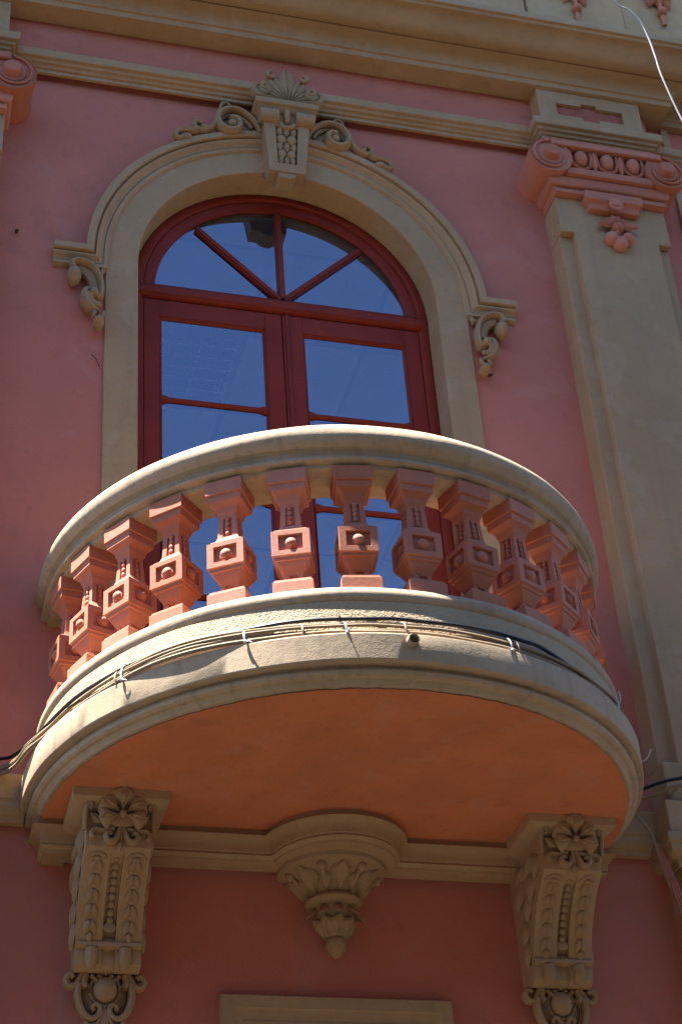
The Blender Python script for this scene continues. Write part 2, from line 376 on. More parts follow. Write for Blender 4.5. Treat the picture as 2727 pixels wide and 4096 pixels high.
# ------------------------------------------------------------------ pilasters
def pilaster(sx, label):
    cx = sx*1.51
    p = empty('pilaster', (cx, WALL, GROUND)); tag(p, label, 'pilaster', 'pilasters flanking the window')
    def P(mb, name, mt, par=None, **kw):
        o = mb.build(name, mt, None, **kw); o.parent = p; o.matrix_parent_inverse = Matrix.Translation(-p.location); return o
    m = MB()                                       # shaft: raised middle, recessed margins
    m.box(cx-0.205, cx+0.205, -0.172, WALL+0.01, 0.10, 3.24)
    m.box(cx-0.268, cx+0.268, -0.170, WALL+0.01, 3.022, 3.24)
    m.box(cx-0.268, cx+0.268, -0.170, WALL+0.01, 0.10, 0.352)
    m.box(cx-0.266, cx+0.266, -0.135, WALL+0.01, 0.352, 3.022)
    P(m, 'shaft', 'tan', bevel=0.003)
    m = MB(); m.box(cx-0.30, cx+0.30, -0.200, WALL+0.01, 0.055, 0.185)
    P(m, 'pedestal', 'tan', bevel=0.004)
    m = MB()
    q = [(0,-0.06),(0.0,0.055),(0.05,0.055),(0.052,0.02),(0.045,0.012)]+cv(0.045,0.010,0.01,-0.03,'cove',5)+[(0.008,-0.06)]
    m.sweep([(cx-0.27,WALL+0.005),(cx-0.27,-0.165),(cx+0.27,-0.165),(cx+0.27,WALL+0.005)], q)
    P(m, 'pedestal_moulding', 'tan_orn', bevel=0.0015)
    m = MB(); m.box(cx-0.262, cx+0.262, -0.155, WALL+0.01, GROUND, -0.05)
    P(m, 'lower_shaft', 'tan', bevel=0.003)
    # frieze block with recessed cross-shaped panel
    y0 = FR-0.085; x0, x1 = cx-0.268, cx+0.262; z0, z1 = 3.755, 3.972
    m = MB(); zz = [z0, 3.788, 3.806, 3.886, 3.906, z1]; xx = [x0, cx-0.175, cx-0.045, cx+0.035, cx+0.168, x1]
    def hole(i, j): return (1 <= i <= 3 and j == 2) or (i == 2 and 1 <= j <= 3)
    for i in range(5):
        for j in range(5):
            if hole(i, j): continue
            m.add([(xx[i],y0,zz[j]),(xx[i+1],y0,zz[j]),(xx[i+1],y0,zz[j+1]),(xx[i],y0,zz[j+1])], [(0,1,2,3)])
            for di, dj, e in ((1,0,((1,0),(1,1))),(-1,0,((0,0),(0,1))),(0,1,((0,1),(1,1))),(0,-1,((0,0),(1,0)))):
                ii, jj = i+di, j+dj
                if (0 <= ii < 5 and 0 <= jj < 5 and not hole(ii, jj)): continue
                d = 0.018 if (0 <= ii < 5 and 0 <= jj < 5) else 0.09
                a = (xx[i+e[0][0]], zz[j+e[0][1]]); b = (xx[i+e[1][0]], zz[j+e[1][1]])
                m.add([(a[0],y0,a[1]),(b[0],y0,b[1]),(b[0],y0+d,b[1]),(a[0],y0+d,a[1])], [(0,1,2,3)])
    P(m, 'frieze_block', 'tan', smooth=False)
    m = MB(); m.box(xx[1]-0.01, xx[4]+0.01, y0+0.018, y0+0.06, zz[1]-0.01, zz[4]+0.01)
    P(m, 'recessed_panel', 'terra_rough')
    # capital
    cap = empty('capital', (cx, WALL, 3.24)); cap.parent = p; cap.matrix_parent_inverse = Matrix.Translation(-p.location)
    cap['label'] = 'salmon painted ionic capital with egg moulding'
    def Cc(mb, name, mt='terra', **kw):
        o = mb.build(name, mt, None, **kw); o.parent = cap; o.matrix_parent_inverse = Matrix.Translation(-cap.location); return o
    m = MB(); m.box(cx-0.272, cx+0.272, -0.205, WALL, 3.24, 3.262)
    q = [(-0.03,3.262),(0.0,3.262),(0.004,3.286)]+cv(0.004,3.286,0.022,3.304,'ovolo',4)+[(0.024,3.306),(0.026,3.342),(-0.03,3.342)]
    m.sweep([(cx-0.272,WALL),(cx-0.272,-0.185),(cx+0.272,-0.185),(cx+0.272,WALL)], q); Cc(m, 'lower_moulding', bevel=0.002)
    m = MB(); m.box(cx-0.28, cx+0.28, -0.205, WALL, 3.342, 3.60); m.box(cx-0.215, cx+0.215, -0.232, -0.203, 3.345, 3.385)
    Cc(m, 'core', bevel=0.002)
    m = MB(); m.box(cx-0.275, cx+0.275, -0.252, WALL, 3.506, 3.540); Cc(m, 'top_band', bevel=0.004)
    for s in (-1, 1):
        vx = cx+s*0.285; vz = 3.435; R = 0.104
        m = MB(); k = 36
        pr = [(R*0.0,-0.245),(R*0.55,-0.245),(R*0.6,-0.236),(R*0.95,-0.236),(R,-0.243),(R,-0.20),(R*0.93,-0.14),(R*0.95,WALL)]
        vs = []; fs = []
        for i in range(k):
            a = 2*pi*i/k
            for r, y in pr: vs.append((vx+r*cos(a), y, vz+r*sin(a)))
        n_ = len(pr)
        for i in range(k):
            for j in range(n_-1): fs.append((i*n_+j, ((i+1) % k)*n_+j, ((i+1) % k)*n_+j+1, i*n_+j+1))
        m.add(vs, fs); 
        sp = spiral(vx, vz, R*0.93, R*0.42, pi/2, pi/2-s*pi*2.6, 40)
        m.tube(on_plane(sp, -0.243), [0.0075-0.003*i/40 for i in range(41)], flat=0.8, seg=6)
        Cc(m, 'volute')
        m = MB(); vs = []; fs = []; pr = [(0.0,-0.282),(0.030,-0.280),(0.036,-0.274),(0.038,-0.24)]; n_ = 4
        for i in range(24):
            a = 2*pi*i/24
            for r, y in pr: vs.append((vx+r*cos(a), y, vz+r*sin(a)))
        for i in range(24):
            for j in range(3): fs.append((i*n_+j, ((i+1) % 24)*n_+j, ((i+1) % 24)*n_+j+1, i*n_+j+1))
        m.add(vs, fs); Cc(m, 'volute_eye')
    for k in (-1, 0, 1):
        ex = cx+k*0.13
        m = MB(); m.ell((ex, -0.212, 3.458), 0.034, 0.042, 0.050, 16, 10); Cc(m, 'egg')
        m = MB(); U = [(ex-0.050, 3.505), (ex-0.050, 3.45), (ex-0.036, 3.408), (ex, 3.390), (ex+0.036, 3.408), (ex+0.050, 3.45), (ex+0.050, 3.505)]
        m.tube(on_plane(catmull([(a, b, 0) for a, b in U], 4), -0.212), 0.010, flat=2.2, seg=8); Cc(m, 'egg_rim')
    for k in (-0.5, 0.5):
        m = MB(); m.leaf((cx+k*0.13, -0.225, 3.50), (0,0,-1), (0,-1,0.2), 0.125, 0.020, 0.022, groove=-0.3); Cc(m, 'dart')
    m = MB()
    q = [(-0.02,3.262),(0.0,3.262),(0.022,3.258),(0.024,3.206),(0.006,3.196),(0.004,3.160),(-0.02,3.160)]
    m.sweep([(cx-0.118,WALL),(cx-0.118,-0.20),(cx+0.118,-0.20),(cx+0.118,WALL)], q); m.box(cx-0.117, cx+0.117, -0.199, WALL, 3.161, 3.261)
    P(m, 'necking_block', 'terra', bevel=0.002)
    m = MB()
    for r, d in ((0.034, 0.008), (0.018, 0.018)):
        vs = []; fs = []
        for i in range(20):
            a = 2*pi*i/20; vs += [(cx+r*cos(a), -0.22, 3.185+r*sin(a)), (cx+r*cos(a), -0.222-d, 3.185+r*sin(a)), (cx, -0.222-d, 3.185)]
        for i in range(20):
            j = (i+1) % 20; fs += [(3*i, 3*j, 3*j+1, 3*i+1), (3*i+1, 3*j+1, 3*j+2, 3*i+2)]
        m.add(vs, fs)
    P(m, 'knob', 'terra')
    fc = empty('fruit_cluster', (cx, -0.172, 3.05)); fc.parent = p; fc.matrix_parent_inverse = Matrix.Translation(-p.location)
    def Fc(mb, name):
        o = mb.build(name, 'terra', None); o.parent = fc; o.matrix_parent_inverse = Matrix.Translation(-fc.location)
    for a in (-0.9, -0.3, 0.3, 0.9):
        m = MB(); m.leaf((cx, -0.175, 3.085), (sin(a), -0.15, cos(a)), (0,-1,0.1), 0.062, 0.024, 0.04, groove=0.3); Fc(m, 'petal')
    for s in (-1, 1):
        m = MB(); m.leaf((cx+s*0.012, -0.175, 3.095), (s, -0.25, -0.42), (0.2*s,-1,0.4), 0.092, 0.026, 0.03, curl=0.012); Fc(m, 'leaf')
    for dx, dz, r in ((0, 3.062, 0.030), (-0.038, 2.995, 0.032), (0.040, 3.002, 0.030), (0.0, 2.968, 0.036)):
        m = MB(); m.ell((cx+dx, -0.19, dz), r, 0.036, r*1.05); Fc(m, 'fruit')
    m = MB(); m.leaf((cx-0.005, -0.19, 3.01), (0, -0.2, 1), (0,-1,0), 0.05, 0.014, 0.02); Fc(m, 'leaf')
    return p
M['terra_rough'] = paint('rough_red_render', (0.50, 0.155, 0.11), var=0.12, dirt=(0.3, 0.09, 0.07), dirt_amt=0.4, bump=0.7, grain=2.0, big=8, bump_dist=0.006)
pilaster(1, 'tall tan pilaster with salmon ionic capital right of the arched window')
pilaster(-1, 'tan pilaster cut off at the left edge, only its capital corner showing')

# ------------------------------------------------------------------ arched window surround
sur = empty('window_surround', (0, WALL, 0.34)); tag(sur, 'tan arched plaster surround with deep reveal around the red window', 'window surround')
path = [(-0.65, 0.34), (-0.65, zc)] + arc(0, zc, 0.65, pi, 0, 64)[1:-1] + [(0.65, zc), (0.65, 0.34)]
m = MB(); m.sweep(path, [(0.0,0.17),(0.0,-0.038),(-0.004,-0.042),(-0.133,-0.042),(-0.137,-0.038),(-0.137,0.0),(-0.06,0.17)], elev=True)
under(sur, m, 'surround_band', 'tan')
RH = 0.872; th0 = math.asin((2.636-zc)/RH)
path = [(-1.003, 2.636), (-RH*cos(th0), 2.636)] + arc(0, zc, RH, pi-th0, th0, 72)[1:-1] + [(RH*cos(th0), 2.636), (1.003, 2.636)]
hp = [(0.0,-0.02),(0.0,-0.083),(0.003,-0.086),(0.030,-0.086),(0.033,-0.083),(0.034,-0.064),(0.040,-0.062),(0.043,-0.074)] + [(0.043+0.030*t, -0.074+0.022*(t-sin(2*pi*t)*0.14)) for t in [i/6 for i in range(7)]] + [(0.075,-0.049),(0.080,-0.056),(0.094,-0.054),(0.100,-0.043),(0.100,-0.02)]
m = MB(); m.sweep(path, hp, elev=True, jit=0.0)
under(sur, m, 'hood_moulding', 'tan', angle=28)

# keystone
ks = empty('keystone', (0, WALL, 3.1)); tag(ks, 'carved tan keystone with leaf palmette at the crown of the arch', 'keystone')
KC = 0.0
def K(mb, name, mt='tan_orn', **kw): return under(ks, mb, name, mt, **kw)
m = MB()   # tapered block with sunk panel
def kq(x0,x1,z,y): return [(x0,y,z),(x1,y,z)]
zb_, zt_ = 3.205, 3.49
wb, wt = 0.082, 0.107
def kx(s, z): t = (z-zb_)/(zt_-zb_); return s*(wb+(wt-wb)*t)
f0 = -0.150; ff = -0.113
def kpt(s, z, y): return (KC+kx(s, z), y, z)
zi0, zi1 = 3.252, 3.49
def fy(z): return ff+(f0-ff)*(z-zb_)/(zt_-zb_)
vs = [kpt(-1,zb_,fy(zb_)),kpt(1,zb_,fy(zb_)),kpt(1,zt_,fy(zt_)),kpt(-1,zt_,fy(zt_)),
      kpt(-.5,zi0,fy(zi0)),kpt(.5,zi0,fy(zi0)),kpt(.5,zi1,fy(zi1)),kpt(-.5,zi1,fy(zi1)),
      kpt(-.5,zi0,fy(zi0)+.03),kpt(.5,zi0,fy(zi0)+.03),kpt(.5,zi1,fy(zi1)+.03),kpt(-.5,zi1,fy(zi1)+.03),
      kpt(-1,zb_,-.03),kpt(1,zb_,-.03),kpt(1,zt_,-.03),kpt(-1,zt_,-.03)]
m.add(vs, [(0,1,5,4),(1,2,6,5),(3,0,4,7),(4,5,9,8),(5,6,10,9),(7,4,8,11),(8,9,10,11),(0,12,13,1),(1,13,14,2),(3,15,12,0),(12,15,14,13)])
K(m, 'block', bevel=0.002)
m = MB(); q = [(-0.05,3.575),(-0.05,3.535),(0.0,3.535)]+cv(0.0,3.537,0.026,3.560,'cyma',6)+[(0.030,3.564),(0.031,3.592),(-0.05,3.592)]
m.sweep([(KC-0.115,WALL),(KC-0.115,-0.155),(KC+0.115,-0.155),(KC+0.115,WALL)], q); m.box(KC-0.105, KC+0.105, -0.146, WALL, 3.46, 3.591)
K(m, 'cap_slab', bevel=0.0015)
for s in (-1, 1):
    m = MB(); L0, L1 = KC+s*0.040, KC+s*0.125
    xs = [L0+(L1-L0)*i/8 for i in range(9)]; m.tube([(x, -0.150, 3.507) for x in xs], [0.036,0.037,0.037,0.035,0.035,0.036,0.037,0.037,0.035], nrm=Vector((0,0,1)), seg=16); K(m, 'bolster')
m = MB(); m.ell((KC, -0.158, 3.515), 0.016, 0.022, 0.046); K(m, 'drop')
m = MB(); m.tube(on_plane(arc(KC, 3.485, 0.034, pi*1.05, pi*1.95, 12), -0.145), 0.010, flat=1.4); K(m, 'husk_ring')
for r_, (z, w, n_) in enumerate(((3.440,0.044,3),(3.395,0.046,2),(3.352,0.045,3),(3.312,0.042,2),(3.274,0.038,3))):
    for i in range(n_):
        dx = (i-(n_-1)/2)*w*2/n_
        m = MB(); m.leaf((KC+dx, -0.095-0.13*(z-3.2), z+0.03), (dx*2, -0.10, -1), (0,-1,0), 0.062, w/n_*1.25, 0.022, groove=0.25, ns=6, nt_=5); K(m, 'husk_leaf')
m = MB(); vs = []; fs = []      # tongue below
for i in range(13):
    a = pi+pi*i/12
    for y, k in ((-0.02,1.0),(-0.100,1.0),(-0.106,0.9)): vs.append((KC+0.045*k*cos(a), y, 3.2035+0.045*k*sin(a)*0.75))
for i in range(12):
    for j in range(2): fs.append((3*i+j, 3*i+3+j, 3*i+4+j, 3*i+1+j))
fs.append(tuple(3*i+2 for i in range(13))); m.add(vs, fs); K(m, 'tongue')
# palmette
PY = -0.150
for a, L, w in ((0,0.250,0.050),(-0.40,0.205,0.042),(0.40,0.205,0.042),(-0.84,0.15,0.032),(0.84,0.15,0.032)):
    m = MB(); m.leaf((0.012+sin(a)*0.012, PY+0.01, 3.605), (sin(a), -0.05, cos(a)), (0,-1,0), L, w, 0.032, groove=0.55, curl=-0.012, pw=1.6, nt_=9); K(m, 'palmette_leaf')
    if a:
        s = 1 if a > 0 else -1; tx, tz = 0.012+sin(a)*L*0.96, 3.605+cos(a)*L*0.96
        m = MB(); m.tube(on_plane(spiral(tx-0.0*s, tz-0.016, 0.024, 0.007, pi*0.5, pi*0.5-s*pi*1.5, 14), PY-0.014), [0.013-0.005*i/14 for i in range(15)], flat=1.2); K(m, 'palmette_curl')
for s in (-1, 1):
    cx_, cz_ = 0.012+s*0.118, 3.672
    m = MB(); P_ = [(0.012+s*0.02, 3.605), (0.012+s*0.06, 3.612)] + spiral(cx_, cz_, 0.050, 0.010, -pi/2, -pi/2+s*pi*3.2, 36)
    m.tube(on_plane(P_, PY), [0.013]*2+[0.015-0.006*i/36 for i in range(37)], flat=1.9)
    m.ell((cx_, PY, cz_), 0.036, 0.02, 0.036); K(m, 'palmette_volute')

# scrolls on the arch beside the keystone
def arch_scroll(s, label):
    e = empty('acanthus_scroll', (s*0.27, WALL, 3.42)); tag(e, label, 'ornament', 'scrolls riding the arch beside the keystone')
    def A_(mb, name): return under(e, mb, name, 'tan_orn')
    X = lambda P: [(s*abs(p[0]) if False else s*p[0], p[1]) for p in P]
    y = -0.085
    P_ = catmull([(0.108,3.462,0),(0.135,3.53,0),(0.185,3.575,0),(0.235,3.582,0),(0.282,3.555,0),(0.303,3.50,0),(0.288,3.452,0),(0.248,3.434,0),(0.212,3.452,0),(0.203,3.488,0),(0.222,3.514,0),(0.248,3.508,0)], 4)
    P2 = X([(p.x, p.y) for p in P_]); n = len(P2)
    m = MB(); m.tube(on_plane(P2, y), [0.009+0.009*min(1, i/(n*0.5)) for i in range(n)], flat=2.0, seg=10); A_(m, 'main_scroll')
    m = MB(); Q_ = [(p.x, p.y) for p in P_][2:26]; m.tube(on_plane(X([(q[0]-(q[0]-0.235)*0.22, q[1]-(q[1]-3.50)*0.22) for q in Q_]), y+0.015), 0.008, flat=1.2, seg=6)
    # web behind the arc
    vs = []; fs = []
    for q in P2[:18]:
        r = sqrt(max(0, 0.868**2-q[0]**2)); vs += [(q[0], y+0.03, q[1]), (q[0]*0.97, y+0.03, zc+r)]
    for i in range(17): fs.append((2*i, 2*i+2, 2*i+3, 2*i+1))
    m.add(vs, fs); A_(m, 'web')
    m = MB(); m.ell((s*0.238, y-0.008, 3.478), 0.022, 0.03, 0.024); A_(m, 'scroll_bud')
    m = MB(); P_ = [(0.296,3.525),(0.300,3.565),(0.285,3.598)]+spiral(0.258, 3.612, 0.024, 0.008, 0.0, pi*1.5, 14)
    m.tube(on_plane(X(P_), y+0.01), [0.008]*3+[0.010-0.003*i/14 for i in range(15)], flat=1.8); A_(m, 'upper_curl')
    m = MB(); P_ = catmull([(0.30,3.51,0),(0.318,3.468,0),(0.345,3.432,0),(0.378,3.418,0),(0.405,3.430,0),(0.408,3.456,0),(0.388,3.468,0),(0.372,3.455,0)], 4)
    m.tube(on_plane(X([(p.x,p.y) for p in P_]), y), [0.014-0.003*i/len(P_) for i in range(len(P_))], flat=1.8); m.ell((s*0.366, y-0.004, 3.432), 0.018, 0.026, 0.016); A_(m, 'middle_curl')
    m = MB(); P_ = catmull([(0.398,3.414,0),(0.432,3.402,0),(0.468,3.396,0),(0.492,3.378,0),(0.494,3.352,0),(0.474,3.348,0),(0.462,3.360,0)], 4)
    m.tube(on_plane(X([(p.x,p.y) for p in P_]), y), [0.015-0.004*i/len(P_) for i in range(len(P_))], flat=1.7); m.ell((s*0.445, y+0.005, 3.368), 0.028, 0.022, 0.018); A_(m, 'tail_curl')
arch_scroll(-1, 'tan acanthus scroll on the arch left of the keystone')
arch_scroll(1, 'tan acanthus scroll on the arch right of the keystone')
# consoles under the hood ends
def console(s, label):
    e = empty('console_scroll', (s*0.86, WALL, 2.37)); tag(e, label, 'ornament', 'scroll brackets under the hood ends')
    def A_(mb, name): return under(e, mb, name, 'tan_orn')
    X = lambda P: [(s*p[0], p[1]) for p in P]; y = -0.070
    m = MB(); P_ = catmull([(0.905,2.478,0),(0.925,2.498,0),(0.922,2.525,0),(0.895,2.535,0),(0.858,2.525,0),(0.825,2.488,0),(0.808,2.44,0),(0.804,2.39,0),(0.812,2.352,0),(0.832,2.346,0),(0.845,2.362,0),(0.832,2.374,0)], 5)
    n = len(P_); m.tube(on_plane(X([(p.x,p.y) for p in P_]), y), [0.0125-0.002*i/n for i in range(n)], flat=2.8, seg=10); A_(m, 'upper_scroll')
    m = MB(); P_ = catmull([(0.900,2.512,0),(0.862,2.492,0),(0.838,2.452,0),(0.828,2.40,0)], 6); m.tube(on_plane(X([(p.x,p.y) for p in P_]), y+0.016), [0.024]*len(P_), flat=0.9, seg=10); A_(m, 'inner_fillet')
    m = MB(); m.ell((s*0.918, y-0.004, 2.452), 0.030, 0.046, 0.042, 18, 12); A_(m, 'ball_curl')
    m = MB(); P_ = catmull([(0.838,2.388,0),(0.866,2.380,0),(0.872,2.345,0),(0.862,2.312,0),(0.838,2.285,0),(0.812,2.272,0)], 5); n = len(P_)
    m.tube(on_plane(X([(p.x,p.y) for p in P_]), y), [0.010+0.011*sin(pi*i/n) for i in range(n)], flat=1.9, seg=10); A_(m, 'middle_scroll')
    for k in range(2):
        m = MB(); P_ = catmull([(0.862-0.012*k,2.352-0.006*k,0),(0.858-0.014*k,2.322-0.006*k,0),(0.836-0.010*k,2.300,0),(0.806,2.288+0.010*k,0)], 4)
        m.tube(on_plane(X([(p.x,p.y) for p in P_]), y-0.028), [0.010-0.004*q/len(P_) for q in range(len(P_))], flat=1.2); A_(m, 'leaf')
    m = MB(); m.ell((s*0.836, y-0.012, 2.362), 0.022, 0.035, 0.022); A_(m, 'middle_ball')
    m = MB(); m.ell((s*0.815, y-0.005, 2.216), 0.023, 0.040, 0.024); m.tube(on_plane(X([(0.832,2.262),(0.838,2.236),(0.820,2.226),(0.800,2.240),(0.796,2.262)]), y-0.018), 0.008, flat=1.6); A_(m, 'bud')
    m = MB(); P_ = [(0.87,2.53),(0.835,2.515),(0.805,2.505),(0.795,2.53)]; m.tube(on_plane(X(P_), y+0.02), [0.006,0.009,0.012,0.008], flat=1.5); A_(m, 'top_curl')
console(-1, 'tan scroll bracket under the left end of the arch hood')
console(1, 'tan scroll bracket under the right end of the arch hood')

# ------------------------------------------------------------------ french window
fwd = empty('french_window', (0, 0.12, 0.345)); tag(fwd, 'dark red arched double window door with fanlight above the balcony', 'window')
def F_(mb, name, mt='wood', par=None, **kw):
    par = par or fwd; o = mb.build(name, mt, None, **kw); o.parent = par
    o.matrix_parent_inverse = Matrix.Translation(-(par['_o'] if '_o' in par else par.location)); return o
m = MB()
path = [(-0.647, 0.345), (-0.647, zc)] + arc(0, zc, 0.647, pi, 0, 56)[1:-1] + [(0.647, zc), (0.647, 0.345)]
m.sweep(path, [(0.0,0.14),(0.0,0.092),(0.010,0.088),(0.028,0.090),(0.034,0.098),(0.041,0.100),(0.043,0.14)], elev=True)
F_(m, 'frame', angle=30)
m = MB()
q = [(-0.002,2.556),(0.010,2.560),(0.018,2.572),(0.018,2.606),(0.010,2.616),(0.0,2.620),(-0.002,2.636),(-0.05,2.636),(-0.05,2.556)]
m.sweep([(-0.640,0.098),(0.640,0.098)], q); F_(m, 'transom', bevel=0.0015)
def chamfer_frame(outer, inner, yo, yi):   # not used for glass side
    pass
# fanlight
fan = MB(); fan.sweep([(-0.606,2.637)]+arc(0, zc, 0.606, pi-0.045, 0.045, 56)+[(0.606,2.637)], [(0.0,0.14),(0.0,0.104),(0.004,0.101),(0.036,0.103),(0.050,0.112),(0.052,0.14)], elev=True)
fl = F_(fan, 'fanlight', angle=30)
gl = MB(); P_ = arc(0, zc, 0.575, pi-0.05, 0.05, 40); gl.add([(x,0.118,z) for x, z in P_], [tuple(reversed(range(len(P_))))])
def sub(par, mb, name, mt, **kw):
    o = mb.build(name, mt, None, **kw); o.parent = par; o.matrix_parent_inverse = par.matrix_parent_inverse.copy(); 
    o.matrix_parent_inverse = Matrix.Translation(-fwd.location) @ Matrix.Identity(4) if False else Matrix.Identity(4); o.matrix_parent_inverse = (par.matrix_parent_inverse.inverted() @ Matrix.Translation(-fwd.location)) if False else Matrix.Identity(4)
    return o
# children of parts share the part's local frame (all meshes are modelled in world space)
sub(fl, gl, 'pane', 'glass', smooth=False, recalc=False)
m = MB()
for a in (pi/2, pi*0.25, pi*0.75):
    d = Vector((cos(a), sin(a))); nn = Vector((-d.y, d.x)); c0 = Vector((0, 2.630))
    L = 0.525 if a == pi/2 else 0.522
    ww = 0.015
    for (w_, y0_, y1_) in ((ww, 0.104, 0.135), (ww*0.55, 0.098, 0.105)):
        pts = [c0+d*0.0+nn*w_, c0+d*0.0-nn*w_, c0+d*L-nn*w_, c0+d*L+nn*w_]
        m.add([(p.x,y0_,p.y) for p in pts]+[(p.x,y1_,p.y) for p in pts], [(0,1,2,3),(0,4,5,1),(1,5,6,2),(2,6,7,3),(3,7,4,0)])
sub(fl, m, 'glazing_bar', 'wood')
def leaf_door(x0, x1, gx0, gx1):
    m = MB(); zb0, zt0 = 0.36, 2.548; gz0, gz1 = 0.78, 2.458
    yf = 0.101
    m.box(x0, gx0, yf, 0.14, zb0, zt0); m.box(gx1, x1, yf, 0.14, zb0, zt0)
    m.box(gx0, gx1, yf, 0.14, gz1, zt0); m.box(gx0, gx1, yf, 0.14, zb0, gz0)
    d = F_(m, 'door_leaf', bevel=0.0025)
    rows = [(2.030, 2.458), (1.560, 2.006), (1.090, 1.536), (gz0, 1.066)]
    for (a, b) in rows:
        g = MB(); tl = random.uniform(-0.0006, 0.0006)
        g.add([(gx0-0.004,0.118+tl,a-0.01),(gx1+0.004,0.118-tl,a-0.01),(gx1+0.004,0.118-tl,b+0.01),(gx0-0.004,0.118+tl,b+0.01)], [(0,1,2,3)])
        sub(d, g, 'pane', 'glass', smooth=False, recalc=False)
    for zb_ in (2.018, 1.548, 1.078):
        g = MB(); n = 22
        # bar with lamb's-tongue ends
        prof = lambda k: [(-0.012*k, 0.135), (-0.012*k, 0.112), (-0.004*k, 0.104), (0.004*k, 0.104), (0.012*k, 0.112), (0.012*k, 0.135)]
        xs = [(gx0, 1.8), (gx0+0.018, 1.7), (gx0+0.040, 1.0), (gx1-0.040, 1.0), (gx1-0.018, 1.7), (gx1, 1.8)]
        vs = []; fs = []
        for x, k in xs:
            for dz, y in prof(k): vs.append((x, y, zb_+dz))
        for i in range(len(xs)-1):
            for j in range(5): fs.append((i*6+j, i*6+j+1, i*6+6+j+1, i*6+6+j))
        g.add(vs, fs); sub(d, g, 'glazing_bar', 'wood')
    # chamfer beads round the glass
    g = MB(); bd = 0.010
    g.sweep([(gx0, gz0), (gx0, gz1), (gx1, gz1), (gx1, gz0)], [(0.0,0.135),(0.0,0.106),(0.010,0.116),(0.010,0.135)], elev=True)
    sub(d, g, 'glazing_bead', 'wood')
    return d
leaf_door(-0.604, -0.011, -0.536, -0.084)
leaf_door(-0.007, 0.604, 0.080, 0.536)
m = MB(); m.box(-0.022, 0.022, 0.1015, 0.139, 0.362, 2.546) if False else m.tube([(0.012,0.100,0.36),(0.012,0.100,2.545)], 0.010, nrm=Vector((0,-1,0)), seg=8)
F_(m, 'meeting_bead')

# room behind the glass
m = MB(); X0, X1, Y0, Y1, Z0, Z1 = -1.72, 5.0, 0.19, 7.0, 0.34, 3.42
for (xa, xb, za, zb__) in ((X0,1.0,Z0,Z1),(2.6,X1,Z0,Z1),(1.0,2.6,Z0,1.2),(1.0,2.6,2.2,Z1)):  # back wall with an invented opening, added to let daylight onto the ceiling
    m.add([(xa,Y1,za),(xb,Y1,za),(xb,Y1,zb__),(xa,Y1,zb__)], [(0,1,2,3)])
m.add([(X0,Y1+0.1,Z0),(X1,Y1+0.1,Z0),(X1,16,Z0),(X0,16,Z0)], [(0,1,2,3)])  # unseen terrace, added to bounce sun through the back opening into the room
m.add([(X0,Y0,Z0),(X0,Y1,Z0),(X0,Y1,Z1),(X0,Y0,Z1)], [(0,1,2,3)]); m.add([(X1,Y0,Z0),(X1,Y1,Z0),(X1,Y1,Z1),(X1,Y0,Z1)], [(0,1,2,3)])
m.add([(X0,Y0,Z0),(X1,Y0,Z0),(X1,Y1,Z0),(X0,Y1,Z0)], [(0,1,2,3)])
m.add([(X0,Y0,Z0),(-0.66,Y0,Z0),(-0.66,Y0,Z1),(X0,Y0,Z1)], [(0,1,2,3)]); m.add([(0.66,Y0,Z0),(X1,Y0,Z0),(X1,Y0,Z1),(0.66,Y0,Z1)], [(0,1,2,3)])
m.add([(-0.66,Y0,3.28),(0.66,Y0,3.28),(0.66,Y0,Z1),(-0.66,Y0,Z1)], [(0,1,2,3)])
room = m.build('room', 'room', smooth=False); room['kind'] = 'structure'
m = MB(); m.add([(X0,Y0,Z1),(X1,Y0,Z1),(X1,Y1,Z1),(X0,Y1,Z1)], [(0,1,2,3)])
rc = m.build('room_ceiling', 'room', smooth=False); rc['kind'] = 'structure'
tm = None
for i in range(9):
    for j in range(10):
        if (i, j) == (2, 2): continue
        if tm is None:
            q = MB(); q.box(-0.297, 0.297, -0.297, 0.297, -0.012, 0.0); tm = q.build('ceiling_tile', 'tile', rc, bevel=0.003); o = tm
        else: o = tm.copy(); COL.objects.link(o); o.parent = rc
        o.location = (-1.45+i*0.62, 0.90+(j-1)*0.62, Z1-0.004)
lf = empty('ceiling_light', (-1.45+2*0.62, 0.90+0.62, Z1-0.02)); tag(lf, 'louvred ceiling light inside the room behind the left glass', 'ceiling light')
for k in range(7):
    q = MB(); q.box(-0.28, 0.28, -0.26+k*0.087-0.004, -0.26+k*0.087+0.004, -0.05, 0.0); q.build('louvre', 'louvre', lf)
for k in range(4):
    q = MB(); q.box(-0.27+k*0.18-0.004, -0.27+k*0.18+0.004, -0.28, 0.28, -0.045, 0.0); q.build('divider', 'louvre', lf)

# ------------------------------------------------------------------ balcony
BY = -0.155
bal = empty('balcony', (0, WALL, 0)); tag(bal, 'rounded tan balcony with terracotta balusters below the arched window', 'balcony')
def B_(mb, name, mt, **kw): return under(bal, mb, name, mt, **kw)
ARC = [(-1.0, WALL+0.02), (-1.0, -0.09)] + [(-cos(radians(t)), BY-sin(radians(t))) for t in [i*180/120 for i in range(121)]] + [(1.0, -0.09), (1.0, WALL+0.02)]
